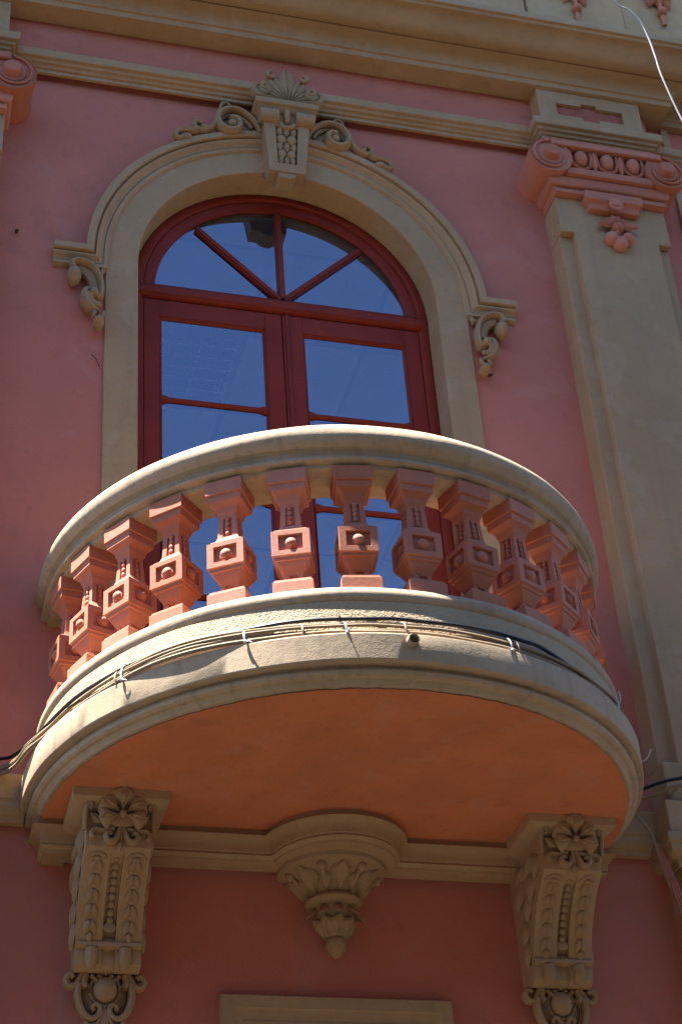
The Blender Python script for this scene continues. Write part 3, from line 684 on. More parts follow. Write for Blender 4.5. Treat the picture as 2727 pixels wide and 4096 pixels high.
# going left -> front -> right the outer side is to the right of the path
def ring(prof, jit=0.0025):
    return MB().sweep(ARC, [(r-1.0, z) for r, z in prof], jit=jit)
lower = [(0.90,0.06),(0.90,0.004),(0.972,0.000),(0.984,0.004),(0.996,0.020),(1.006,0.022),(1.014,0.028),(1.017,0.036),(1.014,0.045),(1.006,0.050),(1.008,0.055),(1.034,0.056),(1.039,0.058),(1.0405,0.062),(1.041,0.144),(1.039,0.1485),(0.99,0.150),(0.95,0.150),(0.95,0.06)]
B_(ring(lower, 0.0018), 'slab', 'slab', angle=22)
B_(ring([(0.93,0.143),(1.008,0.143),(0.994,0.288),(0.93,0.288)], 0.003), 'rough_band', 'rough', angle=40)
B_(ring([(0.78,0.30),(0.94,0.284),(0.988,0.286),(0.995,0.291),(0.999,0.301),(1.001,0.313),(0.999,0.326),(0.992,0.338),(0.978,0.345),(0.95,0.346),(0.80,0.345)], 0.003), 'nosing', 'slab', angle=50)
# floor and painted soffit
def half_disc(r, z, jit=0.0, n=160):
    vs = [(0, WALL+0.02, z)]
    P_ = [(-r, WALL+0.02), (-r, -0.1)] + [(-(r+random.uniform(-jit, jit))*cos(pi*i/n), BY-(r+random.uniform(-jit, jit))*sin(pi*i/n)) for i in range(n+1)] + [(r, -0.1), (r, WALL+0.02)]
    vs += [(x, y, z) for x, y in P_]
    return MB().add(vs, [(0, i, i+1) for i in range(1, len(vs)-1)])
B_(half_disc(0.93, 0.340), 'floor', 'floor', smooth=False)
B_(half_disc(0.976, -0.0035, 0.003), 'soffit', 'soffit', smooth=False)
rail = [(0.802,0.818),(0.806,0.806),(0.957,0.801),(0.967,0.804),(0.969,0.818),(0.978,0.820),(0.988,0.825),(0.991,0.831),(0.987,0.837),(0.978,0.841),(0.976,0.850),(0.980,0.862),(0.989,0.870),(0.994,0.872)]
rail += [(0.957+0.056*cos(radians(b)), 0.915+0.056*sin(radians(b))) for b in range(-42, 91, 11)] + [(0.90,0.973),(0.84,0.969),(0.805,0.956),(0.792,0.938),(0.790,0.915),(0.797,0.900),(0.806,0.88),(0.806,0.85)]
B_(ring(rail, 0.003), 'handrail', 'slab', angle=24)

# baluster: square turned, with sunk panels, beads and studs
def baluster():
    root = MB(); zz = [(0.0625,0.340),(0.0625,0.383),(0.0575,0.385),(0.0565,0.393),(0.0300,0.396),(0.0285,0.400),(0.0290,0.426),(0.0325,0.434),(0.0380,0.444),(0.0440,0.455),(0.0480,0.466),(0.0530,0.467),(0.0545,0.478),(0.0605,0.481),
          (0.0605,0.571),(0.0520,0.572),(0.0515,0.580),(0.0430,0.584),(0.0375,0.593),(0.0335,0.606),(0.0288,0.680),(0.0302,0.691),(0.0350,0.700),(0.0352,0.706),(0.0390,0.715),(0.0440,0.722),(0.0510,0.728),(0.0545,0.731),(0.0550,0.752),(0.0552,0.756),(0.0612,0.757),(0.0615,0.806)]
    n = len(zz)
    rot = [lambda x, y, z: (x, y, z), lambda x, y, z: (-y, x, z), lambda x, y, z: (-x, -y, z), lambda x, y, z: (y, -x, z)]
    for R_ in rot:
        for i in range(n-1):
            (h0, z0), (h1, z1) = zz[i], zz[i+1]
            def pt(u, v, d=0.0):
                h = h0+(h1-h0)*v; return R_(h*u, -h+d, z0+(z1-z0)*v)
            rec = None
            if i == 13: rec = (-0.62, 0.62, 0.20, 0.82, 0.011)
            if i == 19: rec = (-0.46, 0.46, 0.02, 0.97, 0.006)
            if i == 5: rec = (-0.45, 0.45, 0.05, 0.9, 0.006)
            if not rec:
                root.add([pt(-1,0),pt(1,0),pt(1,1),pt(-1,1)], [(0,1,2,3)])
            else:
                a, b, c, d, dp = rec
                us = [-1, a, b, 1]; vv = [0, c, d, 1]
                for p in range(3):
                    for q in range(3):
                        if p == 1 and q == 1: continue
                        root.add([pt(us[p],vv[q]),pt(us[p+1],vv[q]),pt(us[p+1],vv[q+1]),pt(us[p],vv[q+1])], [(0,1,2,3)])
                A4 = [pt(a,c),pt(b,c),pt(b,d),pt(a,d)]; B4 = [pt(a,c,dp),pt(b,c,dp),pt(b,d,dp),pt(a,d,dp)]
                root.add(A4+B4, [(0,1,5,4),(1,2,6,5),(2,3,7,6),(3,0,4,7),(4,5,6,7)])
    o = root.build('baluster', 'terra', bal, bevel=0.0010, angle=24)
    studs = []
    for k in range(4):
        m = MB(); vs = []; pr = [(0.0,-0.0665),(0.010,-0.0648),(0.0165,-0.059),(0.0178,-0.0545),(0.0215,-0.0540),(0.0225,-0.049)]; fs = []; g = 20
        for i in range(g):
            a = 2*pi*i/g
            for r, y in pr: vs.append(rot[k](r*cos(a), y, 0.527+r*sin(a)))
        for i in range(g):
            for j in range(5): fs.append((i*6+j, ((i+1) % g)*6+j, ((i+1) % g)*6+j+1, i*6+j+1))
        m.add(vs, fs); m.build('stud', 'terra', o)
        m = MB()
        for q in range(4):
            z = 0.674-q*0.0185; h = 0.0300+(0.684-z)*0.06
            c = rot[k](0, -h+0.0035, z)
            m.ell(c, 0.0078 if k % 2 == 0 else 0.0062, 0.0062 if k % 2 == 0 else 0.0078, 0.0100, 10, 7)
        m.build('bead_strip', 'terra', o)
    return o
b0 = baluster()
for k in range(14):
    a = radians(-81.6+12.22*k)
    o = b0 if k == 0 else copy_tree(b0, bal)
    o.location = (0.9175*sin(a)+random.uniform(-.0015,.0015), BY-0.9175*cos(a)-WALL+0.0, random.uniform(-.001,.001))
    o.rotation_euler = (0, 0, a+random.uniform(-0.02, 0.02))

# ------------------------------------------------------------------ band under the balcony
bp = [(-0.06,0.03),(0.0,0.004),(0.0,-0.030)] 
XA, XB = 0.593, 0.902
YB = -0.158
path = [(-0.985, WALL+0.01), (-0.985, YB), (-0.24, YB)] + [(0.232*cos(t), -0.115+0.232*sin(t)) for t in [pi+0.19+(pi-0.38)*i/28 for i in range(29)]] + [(0.24, YB), (0.985, YB), (0.985, WALL+0.01)]
pf = [(-0.10,0.02),(0.0,0.02),(0.003,-0.020),(0.018,-0.026)] + cv(0.018,-0.028,-0.012,-0.074,'ovolo',7)[::1] + [(-0.016,-0.078),(-0.012,-0.086),(-0.020,-0.094),(-0.026,-0.096),(-0.028,-0.104),(-0.10,-0.104)]
m = MB(); m.sweep(path, pf, jit=0.001)
o = m.build('moulding_band', 'tan', angle=40); tag(o, 'tan moulding band under the balcony soffit, bulging round over the pendant', 'moulding')

# ------------------------------------------------------------------ string courses beside the slab
sp_ = [(-0.02,0.190),(0.0,0.190),(0.004,0.100),(-0.004,0.092),(-0.002,0.078),(-0.006,0.070),(-0.012,0.048),(-0.022,0.042),(-0.026,0.026),(-0.05,0.024),(-0.05,0.19)]
m = MB(); m.sweep([(CORNER-0.05, 0.5), (CORNER-0.05, -0.085), (-1.02, -0.085)], sp_); o = m.build('string_course', 'tan', bevel=0.0015); tag(o, 'short tan string course meeting the balcony slab at the left edge', 'moulding', 'string courses beside the slab')
m = MB(); m.sweep([(1.02, -0.085), (1.23, -0.085)], sp_); o = m.build('string_course', 'tan', bevel=0.0015); tag(o, 'short tan string course between balcony slab and right pilaster', 'moulding', 'string courses beside the slab')

# ------------------------------------------------------------------ corbels
def corbel():
    e = empty('corbel', (0, WALL, -0.1))
    inv = Matrix.Translation(-e.location)
    def Q(mb, name, mt='tan_orn', par=None, **kw):
        o = mb.build(name, mt, None, **kw); o.parent = par or e
        if par is None: o.matrix_parent_inverse = inv
        return o
    hw = 0.102
    # front profile (y, z) from top to bottom
    fp = [(-0.352,-0.046),(-0.349,-0.10),(-0.343,-0.174)] + [(-0.338,-0.181),(-0.300,-0.207),(-0.262,-0.240),(-0.230,-0.275),(-0.203,-0.312),(-0.182,-0.350),(-0.166,-0.385),(-0.158,-0.408)]
    def fyz(t):  # position along the curved front, t in 0..1 (below the rosette)
        pts = fp[3:]; L = [0]
        for i in range(1, len(pts)): L.append(L[-1]+math.hypot(pts[i][0]-pts[i-1][0], pts[i][1]-pts[i-1][1]))
        d = t*L[-1]
        for i in range(1, len(pts)):
            if d <= L[i] or i == len(pts)-1:
                k = (d-L[i-1])/(L[i]-L[i-1]); y = pts[i-1][0]+(pts[i][0]-pts[i-1][0])*k; z = pts[i-1][1]+(pts[i][1]-pts[i-1][1])*k
                tx = Vector((0, pts[i][0]-pts[i-1][0], pts[i][1]-pts[i-1][1])).normalized(); nn = Vector((0, tx.z, -tx.y))
                if nn.y > 0: nn = -nn
                return Vector((0, y, z)), tx, nn
    # body with sunk channel
    full = fp + [(-0.166,-0.412),(-0.166,-0.424),(-0.150,-0.428),(-0.152,-0.455),(-0.146,-0.475),(-0.128,-0.486),(-0.10,-0.488)]
    m = MB(); cw = 0.021
    for (xa, xb, dp, rng) in ((-hw,-cw,0,None),(cw,hw,0,None)):
        vs = []; fs = []; k = len(full)
        for y, z in full: vs += [(xa,y,z),(xb,y,z),(xa,WALL,z),(xb,WALL,z)]
        for i in range(k-1): fs += [(4*i,4*i+1,4*i+5,4*i+4),(4*i,4*i+4,4*i+6,4*i+2),(4*i+1,4*i+3,4*i+7,4*i+5)]
        m.add(vs, fs)
    vs = []; fs = []; k = len(full)
    for i, (y, z) in enumerate(full):
        d = 0.022 if 4 <= i <= 9 else 0.0
        if i >= 13: d = 0.012
        vs += [(-cw,y+d,z),(cw,y+d,z)]
    for i in range(k-1): fs.append((2*i,2*i+1,2*i+3,2*i+2))
    m.add(vs, fs)
    Q(m, 'bracket', 'tan', angle=30)
    # grooves at the foot: three dark flutes
    for dx in (-0.052, 0.052):
        m = MB(); m.tube([(dx,-0.153,-0.43),(dx,-0.155,-0.455),(dx,-0.149,-0.473),(dx,-0.135,-0.484)], [0.020,0.020,0.019,0.015], nrm=Vector((0,-0.7,-0.7)), seg=10); Q(m, 'reed')
    m = MB(); q = [(-0.05,0.01),(0.0,0.01),(0.001,-0.034),(-0.003,-0.038),(-0.04,-0.056),(-0.06,-0.060)]
    m.sweep([(-0.152,WALL),(-0.152,-0.404),(0.152,-0.404),(0.152,WALL)], q); m.box(-0.105,0.105,-0.356,WALL,-0.062,0.005)
    Q(m, 'abacus', 'tan', bevel=0.002)
    # ears
    for s in (-1, 1):
        m = MB(); m.tube([(s*0.106,-0.372,-0.058),(s*0.103,-0.376,-0.045),(s*0.094,-0.378,-0.043),(s*0.090,-0.376,-0.056),(s*0.096,-0.374,-0.064)], 0.009, flat=1.4); m.tube([(s*0.106,-0.370,-0.055),(s*0.108,-0.362,-0.085),(s*0.106,-0.352,-0.125)], [0.009,0.009,0.006], flat=1.4); Q(m, 'ear_scroll')
    # rosette
    rc_ = Vector((0.006, -0.378, -0.082)); ro_ = empty('rosette', (0,0,0)); ro_.parent = e; ro_.matrix_parent_inverse = inv
    def Rz(mb, name): return Q(mb, name, par=ro_)
    for a, L, w in ((0,0.086,0.040),(-0.95,0.080,0.042),(0.95,0.080,0.042),(-1.85,0.074,0.036),(1.85,0.074,0.036)):
        m = MB(); m.leaf(rc_+Vector((sin(a)*0.004, -0.004, cos(a)*0.004)), (sin(a), -0.42 if a == 0 else -0.20, cos(a)), (0,-1,-0.2), L, w, 0.030, groove=0.22, pw=2.3, nt_=10, ns=10, base=0.012, curl=0.006); Rz(m, 'petal')
        m = MB(); m.leaf(rc_+Vector((sin(a)*0.03, -0.016-(0.012 if a == 0 else 0.004), cos(a)*0.03)), (sin(a), -0.42 if a == 0 else -0.20, cos(a)), (0,-1,-0.2), L*0.45, w*0.22, 0.016, groove=0.0); Rz(m, 'petal_rib')
    m = MB(); m.ell((0.006,-0.362,-0.064), 0.074, 0.020, 0.052, 24, 10); Rz(m, 'backing')
    m = MB(); m.ell(rc_+Vector((0,-0.012,0)), 0.013, 0.012, 0.013); Rz(m, 'boss')
    for s in (-1, 1):
        m = MB(); P_ = catmull([(0.008+s*0.003,-0.090,0),(0.008+s*0.008,-0.125,0),(0.008+s*0.022,-0.158,0),(0.008+s*0.042,-0.160,0),(0.008+s*0.050,-0.143,0),(0.008+s*0.040,-0.132,0),(0.008+s*0.032,-0.141,0)], 4)
        m.tube([(p.x,-0.352,p.y) for p in P_], [0.007+0.004*sin(pi*i/len(P_)) for i in range(len(P_))], flat=1.7); Rz(m, 'lower_curl')
        m = MB(); P_ = catmull([(s*0.020,-0.118,0),(s*0.050,-0.125,0),(s*0.078,-0.122,0),(s*0.090,-0.135,0),(s*0.086,-0.152,0)], 4)
        m.tube([(p.x+0.004,-0.352,p.y) for p in P_], [0.008]*len(P_), flat=1.6); Rz(m, 'side_curl')
        m = MB(); m.leaf((s*0.05,-0.354,-0.10), (s*0.75,-0.15,0.5), (0,-1,0), 0.055, 0.018, 0.016); Rz(m, 'leaf')
        m = MB(); m.leaf((s*0.028,-0.356,-0.035), (s*0.55,-0.2,0.75), (0,-1,0), 0.045, 0.016, 0.016); Rz(m, 'leaf')
    m = MB(); m.leaf((0.004,-0.344,-0.150), (0,-0.05,-1), (0,-1,0), 0.042, 0.011, 0.016, groove=0.0); m.tube([(0.008,-0.36,-0.09),(0.005,-0.352,-0.155)], 0.006); Rz(m, 'stem_bud')
    # husk chains and beads on the curved front
    for s in (-1, 1):
        xc = s*0.061
        m = MB(); p, tx, nn = fyz(0.03); m.tube([p+Vector((xc+0.026*cos(a),0,0))+tx*(0.024-0.022*sin(a))+nn*0.001 for a in [pi*i/10 for i in range(11)]], 0.005, nrm=nn); m.ell(p+Vector((xc,0,0))+tx*0.022, 0.014, 0.009, 0.010); Q(m, 'fan')
        for i in range(5):
            p, tx, nn = fyz(0.12+i*0.165)
            for d in (-1, 1):
                m = MB(); m.leaf(p+Vector((xc+d*0.003,0,0))+nn*0.001, tx+Vector((d*0.28,0,0)), nn+Vector((d*0.3,0,0)), 0.052, 0.016, 0.017, groove=0.0, nt_=6, ns=6); Q(m, 'husk_leaf')
        p, tx, nn = fyz(0.90); m = MB(); m.leaf(p+Vector((xc,0,0)), tx, nn, 0.040, 0.013, 0.018, groove=0.0); Q(m, 'husk_tip')
    for i in range(9):
        p, tx, nn = fyz(0.13+i*0.082)
        m = MB(); c = p-nn*0.014; m.ell(c, 0.0125, 0.014, 0.0135, 12, 8); Q(m, 'bead')
    p, tx, nn = fyz(0.85); m = MB(); m.ell(p-nn*0.004, 0.021, 0.006, 0.018); Q(m, 'channel_stop')
    # acanthus along the sides
    for s in (-1, 1):
        for (y, z, dy, dz, L) in ((-0.30,-0.10,0.35,-0.9,0.08),(-0.27,-0.09,0.8,-0.6,0.09),(-0.24,-0.15,0.3,-0.95,0.09),(-0.20,-0.10,0.9,-0.4,0.09),(-0.19,-0.20,0.25,-0.97,0.09),(-0.15,-0.14,0.5,-0.85,0.10),(-0.14,-0.27,0.2,-0.98,0.09),(-0.13,-0.34,0.1,-0.99,0.09)):
            m = MB(); m.leaf((s*hw, y, z), (s*0.12, dy, dz), (s, 0, 0), L, 0.024, 0.020, groove=0.4); Q(m, 'side_leaf')
    # cartouche on the wall below
    ca = empty('cartouche', (0,0,0)); ca.parent = e; ca.matrix_parent_inverse = inv
    def Cq(mb, name): return Q(mb, name, par=ca)
    y = -0.085
    m = MB(); m.ell((0,-0.062,-0.545), 0.075, 0.025, 0.085); Cq(m, 'backing')
    m = MB(); m.ell((0, y-0.004, -0.537), 0.037, 0.040, 0.040, 20, 14); Cq(m, 'ball')
    m = MB(); m.tube([(0.047*cos(a), y, -0.537+0.050*sin(a)) for a in [pi*0.05+ (pi*0.9)*i/14-0.0 for i in range(15)]], 0.006, flat=1.8); m.tube([(0.047*cos(a), y, -0.537+0.050*sin(a)) for a in [pi*1.05+(pi*0.9)*i/14 for i in range(15)]], 0.005, flat=1.5); Cq(m, 'ball_rim')
    m = MB(); m.leaf((0, y-0.012, -0.495), (0,-0.1,1), (0,-1,0), 0.062, 0.015, 0.02, groove=0.0); Cq(m, 'top_bud')
    for s in (-1, 1):
        m = MB(); P_ = catmull([(s*0.012,-0.480,0),(s*0.030,-0.462,0),(s*0.058,-0.468,0),(s*0.078,-0.500,0),(s*0.092,-0.525,0),(s*0.112,-0.528,0),(s*0.122,-0.508,0),(s*0.110,-0.492,0),(s*0.098,-0.502,0)], 4)
        m.tube([(p.x,y,p.y) for p in P_], [0.011]*len(P_), flat=1.8); Cq(m, 'shoulder_scroll')
        m = MB(); P_ = catmull([(s*0.022,-0.492,0),(s*0.010,-0.505,0),(s*0.028,-0.508,0),(s*0.044,-0.492,0)], 4); m.tube([(p.x,y-0.005,p.y) for p in P_], 0.008, flat=1.6); Cq(m, 'inner_curl')
        m = MB(); P_ = catmull([(s*0.060,-0.490,0),(s*0.066,-0.515,0),(s*0.058,-0.530,0)], 4); m.tube([(p.x,y-0.004,p.y) for p in P_], [0.012]*len(P_), flat=1.5); Cq(m, 'leaf')
        m = MB(); P_ = catmull([(s*0.082,-0.518,0),(s*0.084,-0.560,0),(s*0.070,-0.605,0),(s*0.046,-0.628,0),(s*0.024,-0.622,0),(s*0.014,-0.600,0),(s*0.024,-0.584,0),(s*0.038,-0.592,0),(s*0.032,-0.604,0)], 4)
        m.tube([(p.x,y,p.y) for p in P_], [0.013-0.005*i/len(P_) for i in range(len(P_))], flat=1.8); Cq(m, 'lower_scroll')
        m = MB(); P_ = catmull([(s*0.010,-0.61,0),(s*0.022,-0.645,0),(s*0.050,-0.650,0),(s*0.058,-0.638,0)], 4); m.tube([(p.x,y,p.y) for p in P_], 0.009, flat=1.6); Cq(m, 'foot_curl')
    m = MB(); m.leaf((0, y+0.005, -0.590), (0,0,-1), (0,-1,0), 0.13, 0.022, 0.025, ribs=2); Cq(m, 'foot_leaf')
    return e
c1 = corbel(); c2 = copy_tree(c1)
c1.location.x = -0.753; c2.location.x = 0.753
tag(c1, 'carved tan corbel with flower rosette under the left side of the balcony', 'corbel', 'corbels carrying the balcony')
tag(c2, 'carved tan corbel with flower rosette under the right side of the balcony', 'corbel', 'corbels carrying the balcony')

# ------------------------------------------------------------------ pendant
pe = empty('pendant', (0, WALL, -0.1)); tag(pe, 'tan leafy pendant boss hanging between the two corbels', 'ornament')
PCY = -0.075
def Pd(mb, name, mt='tan_orn', **kw): return under(pe, mb, name, mt, **kw)
m = MB(); m.lathe(0, PCY, [(0.0,-0.10),(0.185,-0.10),(0.182,-0.118),(0.165,-0.124),(0.130,-0.140),(0.105,-0.160),(0.088,-0.182),(0.078,-0.205),(0.0,-0.205)], seg=40); Pd(m, 'bell')
m = MB(); m.lathe(0, PCY, [(0.06,-0.196),(0.078,-0.199),(0.092,-0.207),(0.096,-0.217),(0.090,-0.228),(0.078,-0.234),(0.05,-0.236)], seg=36); Pd(m, 'collar')
m = MB(); m.lathe(0, PCY, [(0.066,-0.232),(0.062,-0.25),(0.056,-0.28),(0.050,-0.31),(0.040,-0.33),(0.02,-0.34)], seg=28); Pd(m, 'stem')
m = MB(); m.lathe(0, PCY, [(0.016,-0.325),(0.030,-0.335),(0.036,-0.350),(0.034,-0.368),(0.022,-0.388),(0.008,-0.400),(0.0,-0.402)], seg=24); Pd(m, 'bud')
for k in range(9):
    a = -pi/2+(k-4)*radians(27); d = Vector((cos(a), sin(a), 0))
    big = k % 2 == 0
    m = MB(); m.leaf(Vector((0,PCY,-0.200))+d*0.080, d*0.62+Vector((0,0,1 if big else 1.2)), d+Vector((0,0,-0.55)), 0.105 if big else 0.075, 0.036 if big else 0.026, 0.022, groove=0.45, curl=0.030 if big else 0.01, pw=1.5, nt_=9, ribs=2 if big else 0); Pd(m, 'acanthus_leaf')
    if not big:
        m = MB(); b = Vector((0,PCY,-0.135))+d*0.150; m.tube([Vector((0,PCY,-0.19))+d*0.09, Vector((0,PCY,-0.155))+d*0.128, b], 0.007, nrm=d); m.ell(b, 0.016, 0.016, 0.018); Pd(m, 'bud_stalk')
for k in range(5):
    a = -pi/2+(k-2)*radians(42); d = Vector((cos(a), sin(a), 0))
    m = MB(); m.leaf(Vector((0,PCY,-0.336))+d*0.034, d*0.35+Vector((0,0,1)), d, 0.070, 0.030, 0.020, groove=0.4, curl=0.016, pw=1.5); Pd(m, 'lower_leaf')
    m = MB(); m.leaf(Vector((0,PCY,-0.236))+d*0.062, d*0.45+Vector((0,0,-1)), d+Vector((0,0,0.4)), 0.055, 0.020, 0.014, curl=0.02); Pd(m, 'flare_leaf')
for k in range(8):
    a = 2*pi*k/8; d = Vector((cos(a), sin(a), 0))
    m = MB(); m.leaf(Vector((0,PCY,-0.335))+d*0.026, d*0.15+Vector((0,0,-1)), d, 0.045, 0.012, 0.010, groove=0.2); Pd(m, 'bud_leaf')

# ------------------------------------------------------------------ head of the opening below
m = MB(); q = [(0.0,-0.10+0.075),(0.0,-0.062),(0.003,-0.066),(0.040,-0.060),(0.044,-0.054),(0.075,-0.046),(0.080,-0.050),(0.090,-0.048),(0.12,-0.040),(0.12,-0.02)]
m.sweep([(-0.385,GROUND),(-0.385,-0.526),(0.385,-0.526),(0.385,GROUND)], [(o_, y_) for o_, y_ in q], elev=True)
o = m.build('lower_surround', 'tan', bevel=0.001); q = MB(); q.box(-0.268, 0.268, -0.036, 0.0, GROUND, -0.64); q.build('panel', 'tan', o); tag(o, 'tan moulded head of the ground floor opening at the bottom edge', 'door surround')


# ------------------------------------------------------------------ cables
def cyl(a, r, z): return Vector((r*sin(radians(a)), BY-r*cos(radians(a)), z))
def cable(name, pts, rad, mt, label, group, n=5, seg=8):
    P_ = catmull(pts, n); m = MB(); m.tube(P_, rad, nrm=Vector((0,0.02,1)), seg=seg)
    o = m.build(name, mt); tag(o, label, 'cable', group); return o
rg = random.Random(3)
def run(a0, a1, r, z, wob=0.003, step=6):
    out = []; a = a0
    while a <= a1+1e-6:
        g_ = exp(-((a+40)/13)**2) if z < 0.2 else 0.0
        out.append(cyl(a, r+(1.048-r)*g_+rg.uniform(-wob, wob)*0.6, z+rg.uniform(-wob, wob))); a += step
    return out
W0 = WALL-0.012
cable('cable', [(-2.0,W0-0.02,0.245),(-1.4,W0-0.02,0.242),(-1.13,W0-0.035,0.243),(-1.052,-0.17,0.232)]+run(-70, 30, 1.014, 0.213, 0.002)+[cyl(38,1.012,0.186),cyl(50,1.013,0.170),cyl(60,1.013,0.168),cyl(75,1.013,0.175),(1.03,-0.14,0.235),(1.12,W0-0.06,0.248),(1.28,-0.22,0.262),(1.6,-0.23,0.275),(2.4,-0.22,0.28)], 0.0062, 'black', 'thick black cable along the balcony slab', None, seg=10)
cable('cable', [cyl(-66,1.04,0.170),cyl(-60,1.018,0.190),cyl(-50,1.012,0.198),cyl(-30,1.003,0.204),cyl(-22,0.996,0.216),cyl(-14,0.990,0.228),cyl(-8,1.0,0.222),cyl(-4,1.012,0.215),cyl(0,1.018,0.210)], 0.003, 'black', 'thin black wire arching above the thick black cable', None, seg=6)
tans = [(1.014,0.194,0.0050),(1.026,0.182,0.0052),(1.015,0.172,0.0052),(1.028,0.158,0.0066)]
lab = ['uppermost tan painted cable in the bundle on the balcony slab','second tan painted cable from the top in the slab bundle','inner tan painted cable tucked against the slab ledge','lowest and thickest tan painted cable on the slab ledge']
for i, (r, z, rad) in enumerate(tans):
    left = [(-2.0,W0-0.03,0.212-0.011*i),(-1.35,W0-0.03,0.210-0.011*i),(-1.13,W0-0.05-0.006*(i%2),0.206-0.010*i),(-1.066-0.004*(i%2),-0.17,0.198-0.009*i),cyl(-82,1.050,0.188-0.008*i)]
    if i < 2: right = [(1.062,-0.20,0.175),(1.085,-0.19,0.13),(1.135,-0.19,0.055),(1.165,-0.17,-0.04),(1.19,-0.16,-0.14)]
    else: right = [(1.062,-0.15,0.19),(1.10,-0.115,0.205),(1.20,-0.20+0.012*i,0.218),(1.30,-0.225,0.236),(1.7,-0.225,0.245),(2.4,-0.22,0.25)]
    cable('cable', left+run(-74, 82, r, z, 0.0018)+right, rad, 'cable', lab[i], 'tan cables tied round the slab')
for i in range(3):
    cable('cable', [(1.150+0.008*i,-0.178+0.004*i,0.02),(1.180+0.009*i,-0.168,-0.08),(1.205+0.010*i,-0.160,-0.18),(1.222+0.012*i,-0.155,-0.30),(1.24+0.012*i,-0.15,-0.6),(1.25+0.01*i,-0.15,-1.5)], 0.0058, 'redcable',
          ['leftmost terracotta painted cable dropping beside the right pilaster','middle terracotta painted cable dropping beside the right pilaster','rightmost terracotta painted cable dropping beside the right pilaster'][i], 'terracotta painted cables at the lower right')
cable('cable', [(1.30,-0.225,0.232),(1.262,-0.215,0.225),(1.238,-0.175,0.19),(1.230,-0.14,0.12),(1.228,-0.13,0.05)], 0.006, 'cable', 'tan cable bending down at the pilaster pedestal', None)
m = MB(); P_ = catmull([(1.44,-0.62,4.45),(1.51,-0.60,4.168),(1.575,-0.60,4.115),(1.620,-0.60,4.046),(1.645,-0.60,3.93),(1.656,-0.60,3.815),(1.660,-0.60,3.72),(1.673,-0.60,3.609),(1.713,-0.60,3.379),(1.80,-0.62,2.9)], 6)
m.tube(P_, 0.0042, nrm=Vector((0,-1,0)), seg=8); o = m.build('cable', 'greywhite'); tag(o, 'loose white cable hanging in front of the cornice at top right', 'cable')

# cable ties
def tie(a, mt, label, tail, zt=0.232, grp='ties round the cable bundle'):
    m = MB(); c = [cyl(a, 1.037+ (0.020*exp(-((a+40)/13)**2)), 0.150), cyl(a-0.1, 1.039+(0.020*exp(-((a+40)/13)**2)), 0.168), cyl(a-0.2, 1.034+(0.020*exp(-((a+40)/13)**2)), 0.187), cyl(a-0.3, 1.022+(0.018*exp(-((a+40)/13)**2)), zt-0.026), cyl(a-0.3, 0.992, zt-0.024)]
    m.tube(catmull(c, 4), 0.0034, nrm=cyl(a, 1, 0)-Vector((0, BY, 0)), flat=0.5, seg=6)
    if tail:
        p0 = c[0]; pts = [p0+Vector(t) for t in tail]; m.tube(catmull([p0]+pts, 4), 0.0026, nrm=Vector((0.3,-1,0)), flat=0.7, seg=6)
        m.ell(p0+Vector((0,-0.003,0.0)), 0.0055, 0.0055, 0.006)
    o = m.build('cable_tie', mt); tag(o, label, 'cable tie', grp)
tie(-51.5, 'white', 'leftmost white tie round the cables below a slim baluster', [(-0.004,-0.012,-0.004),(0.012,-0.022,-0.012)], 0.24)
tie(-28.5, 'white', 'white tie on the cable bundle left of the slab centre', [(0.006,-0.014,-0.004),(0.016,-0.020,-0.012)], 0.212)
tie(-12.0, 'white', 'short bright white tie at the centre of the cable bundle', [(0.000,-0.020,-0.002),(0.004,-0.036,-0.004)], 0.206)
tie(17.0, 'white', 'white tie on the cable bundle right of the small pipe', [(-0.012,-0.010,-0.006)], 0.226)
tie(47.0, 'white', 'white tie with upright tail on the right of the cable bundle', [(0.004,-0.020,0.02),(0.0,-0.024,0.045)], 0.21)
tie(70.0, 'white', 'white tie with kinked tail at the right edge of the slab', [(0.025,-0.02,0.01),(0.04,-0.03,0.04)], 0.21)
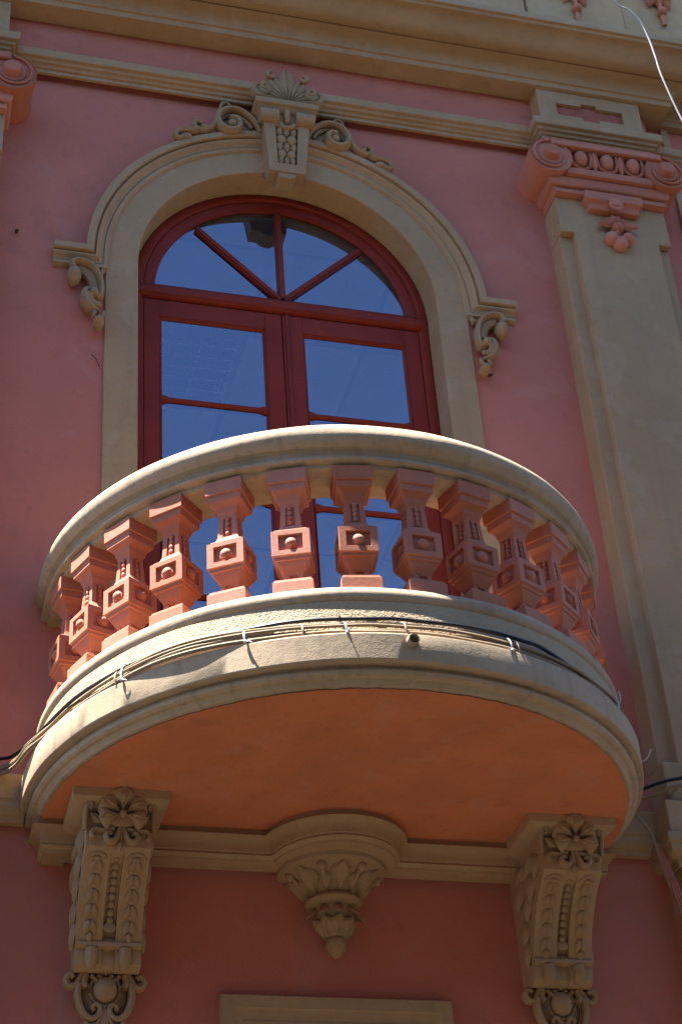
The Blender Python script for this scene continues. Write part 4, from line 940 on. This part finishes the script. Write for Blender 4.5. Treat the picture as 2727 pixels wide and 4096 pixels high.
for a, l in ((-53, 'tan painted tie beside the leftmost white tie'), (-19.0, 'tan painted tie between the two left white ties'), (-2.2, 'tan painted tie just left of the small pipe'), (18.5, 'tan painted tie beside the right white tie')):
    tie(a, 'tie', l, None, 0.222, 'tan painted ties')
m = MB(); p, tx, = cyl(-12.6, 1.05, 0.226), 0
m.tube([cyl(-13.0,1.022,0.199), cyl(-13.0,1.026,0.212), cyl(-13.0,1.014,0.226)], 0.003, nrm=Vector((0,-1,0)), seg=6); o = m.build('cable_tie', 'black'); tag(o, 'black tie joining the thin black wire to the thick black cable', 'cable tie')

# little drain pipe
m = MB(); d = (cyl(0, 1, 0)-Vector((0, BY, 0))).normalized(); a = radians(2.0); d = Vector((sin(a), -cos(a), -0.10)).normalized(); p0 = cyl(-1.6, 1.025, 0.124)
R1, R0 = 0.0175, 0.0130; u_ = d.cross(Vector((0,0,1))).normalized(); w_ = u_.cross(d); vs = []; fs = []
pr = [(R1,0.0),(R1,0.034),(R1-0.001,0.036),(R0,0.036),(R0,0.004),(0.0,0.004)]
for i in range(24):
    t = 2*pi*i/24
    for r, l in pr: vs.append(p0+d*l+u_*(r*cos(t))+w_*(r*sin(t)))
for i in range(24):
    for j in range(5): fs.append((i*6+j, ((i+1) % 24)*6+j, ((i+1) % 24)*6+j+1, i*6+j+1))
m.add(vs, fs); o = m.build('drain_pipe', 'slab'); tag(o, 'short tan pipe stub poking from the balcony slab front', 'pipe')

# small things on the wall
def peg(x, z, label):
    m = MB(); m.tube([(x, WALL+0.005, z), (x, WALL-0.012, z-0.002), (x+0.006, WALL-0.022, z-0.010)], [0.006,0.0075,0.004], nrm=Vector((0,0,1))); o = m.build('wall_peg', 'rust'); tag(o, label, 'peg', 'rusty pegs in the wall')
peg(-1.155, 2.70, 'rusty peg in the pink wall at the left edge'); peg(0.850, 2.225, 'rusty peg below the right hood bracket')
m = MB(); m.tube(catmull([(-0.835,WALL-0.002,2.085),(-0.822,WALL-0.012,2.062),(-0.812,WALL-0.010,2.045),(-0.802,WALL-0.006,2.02)], 3), 0.0018, nrm=Vector((0,-1,0)), seg=5); o = m.build('wire_end', 'rust'); tag(o, 'short dark wire end sticking out of wall left of the window', 'wire')
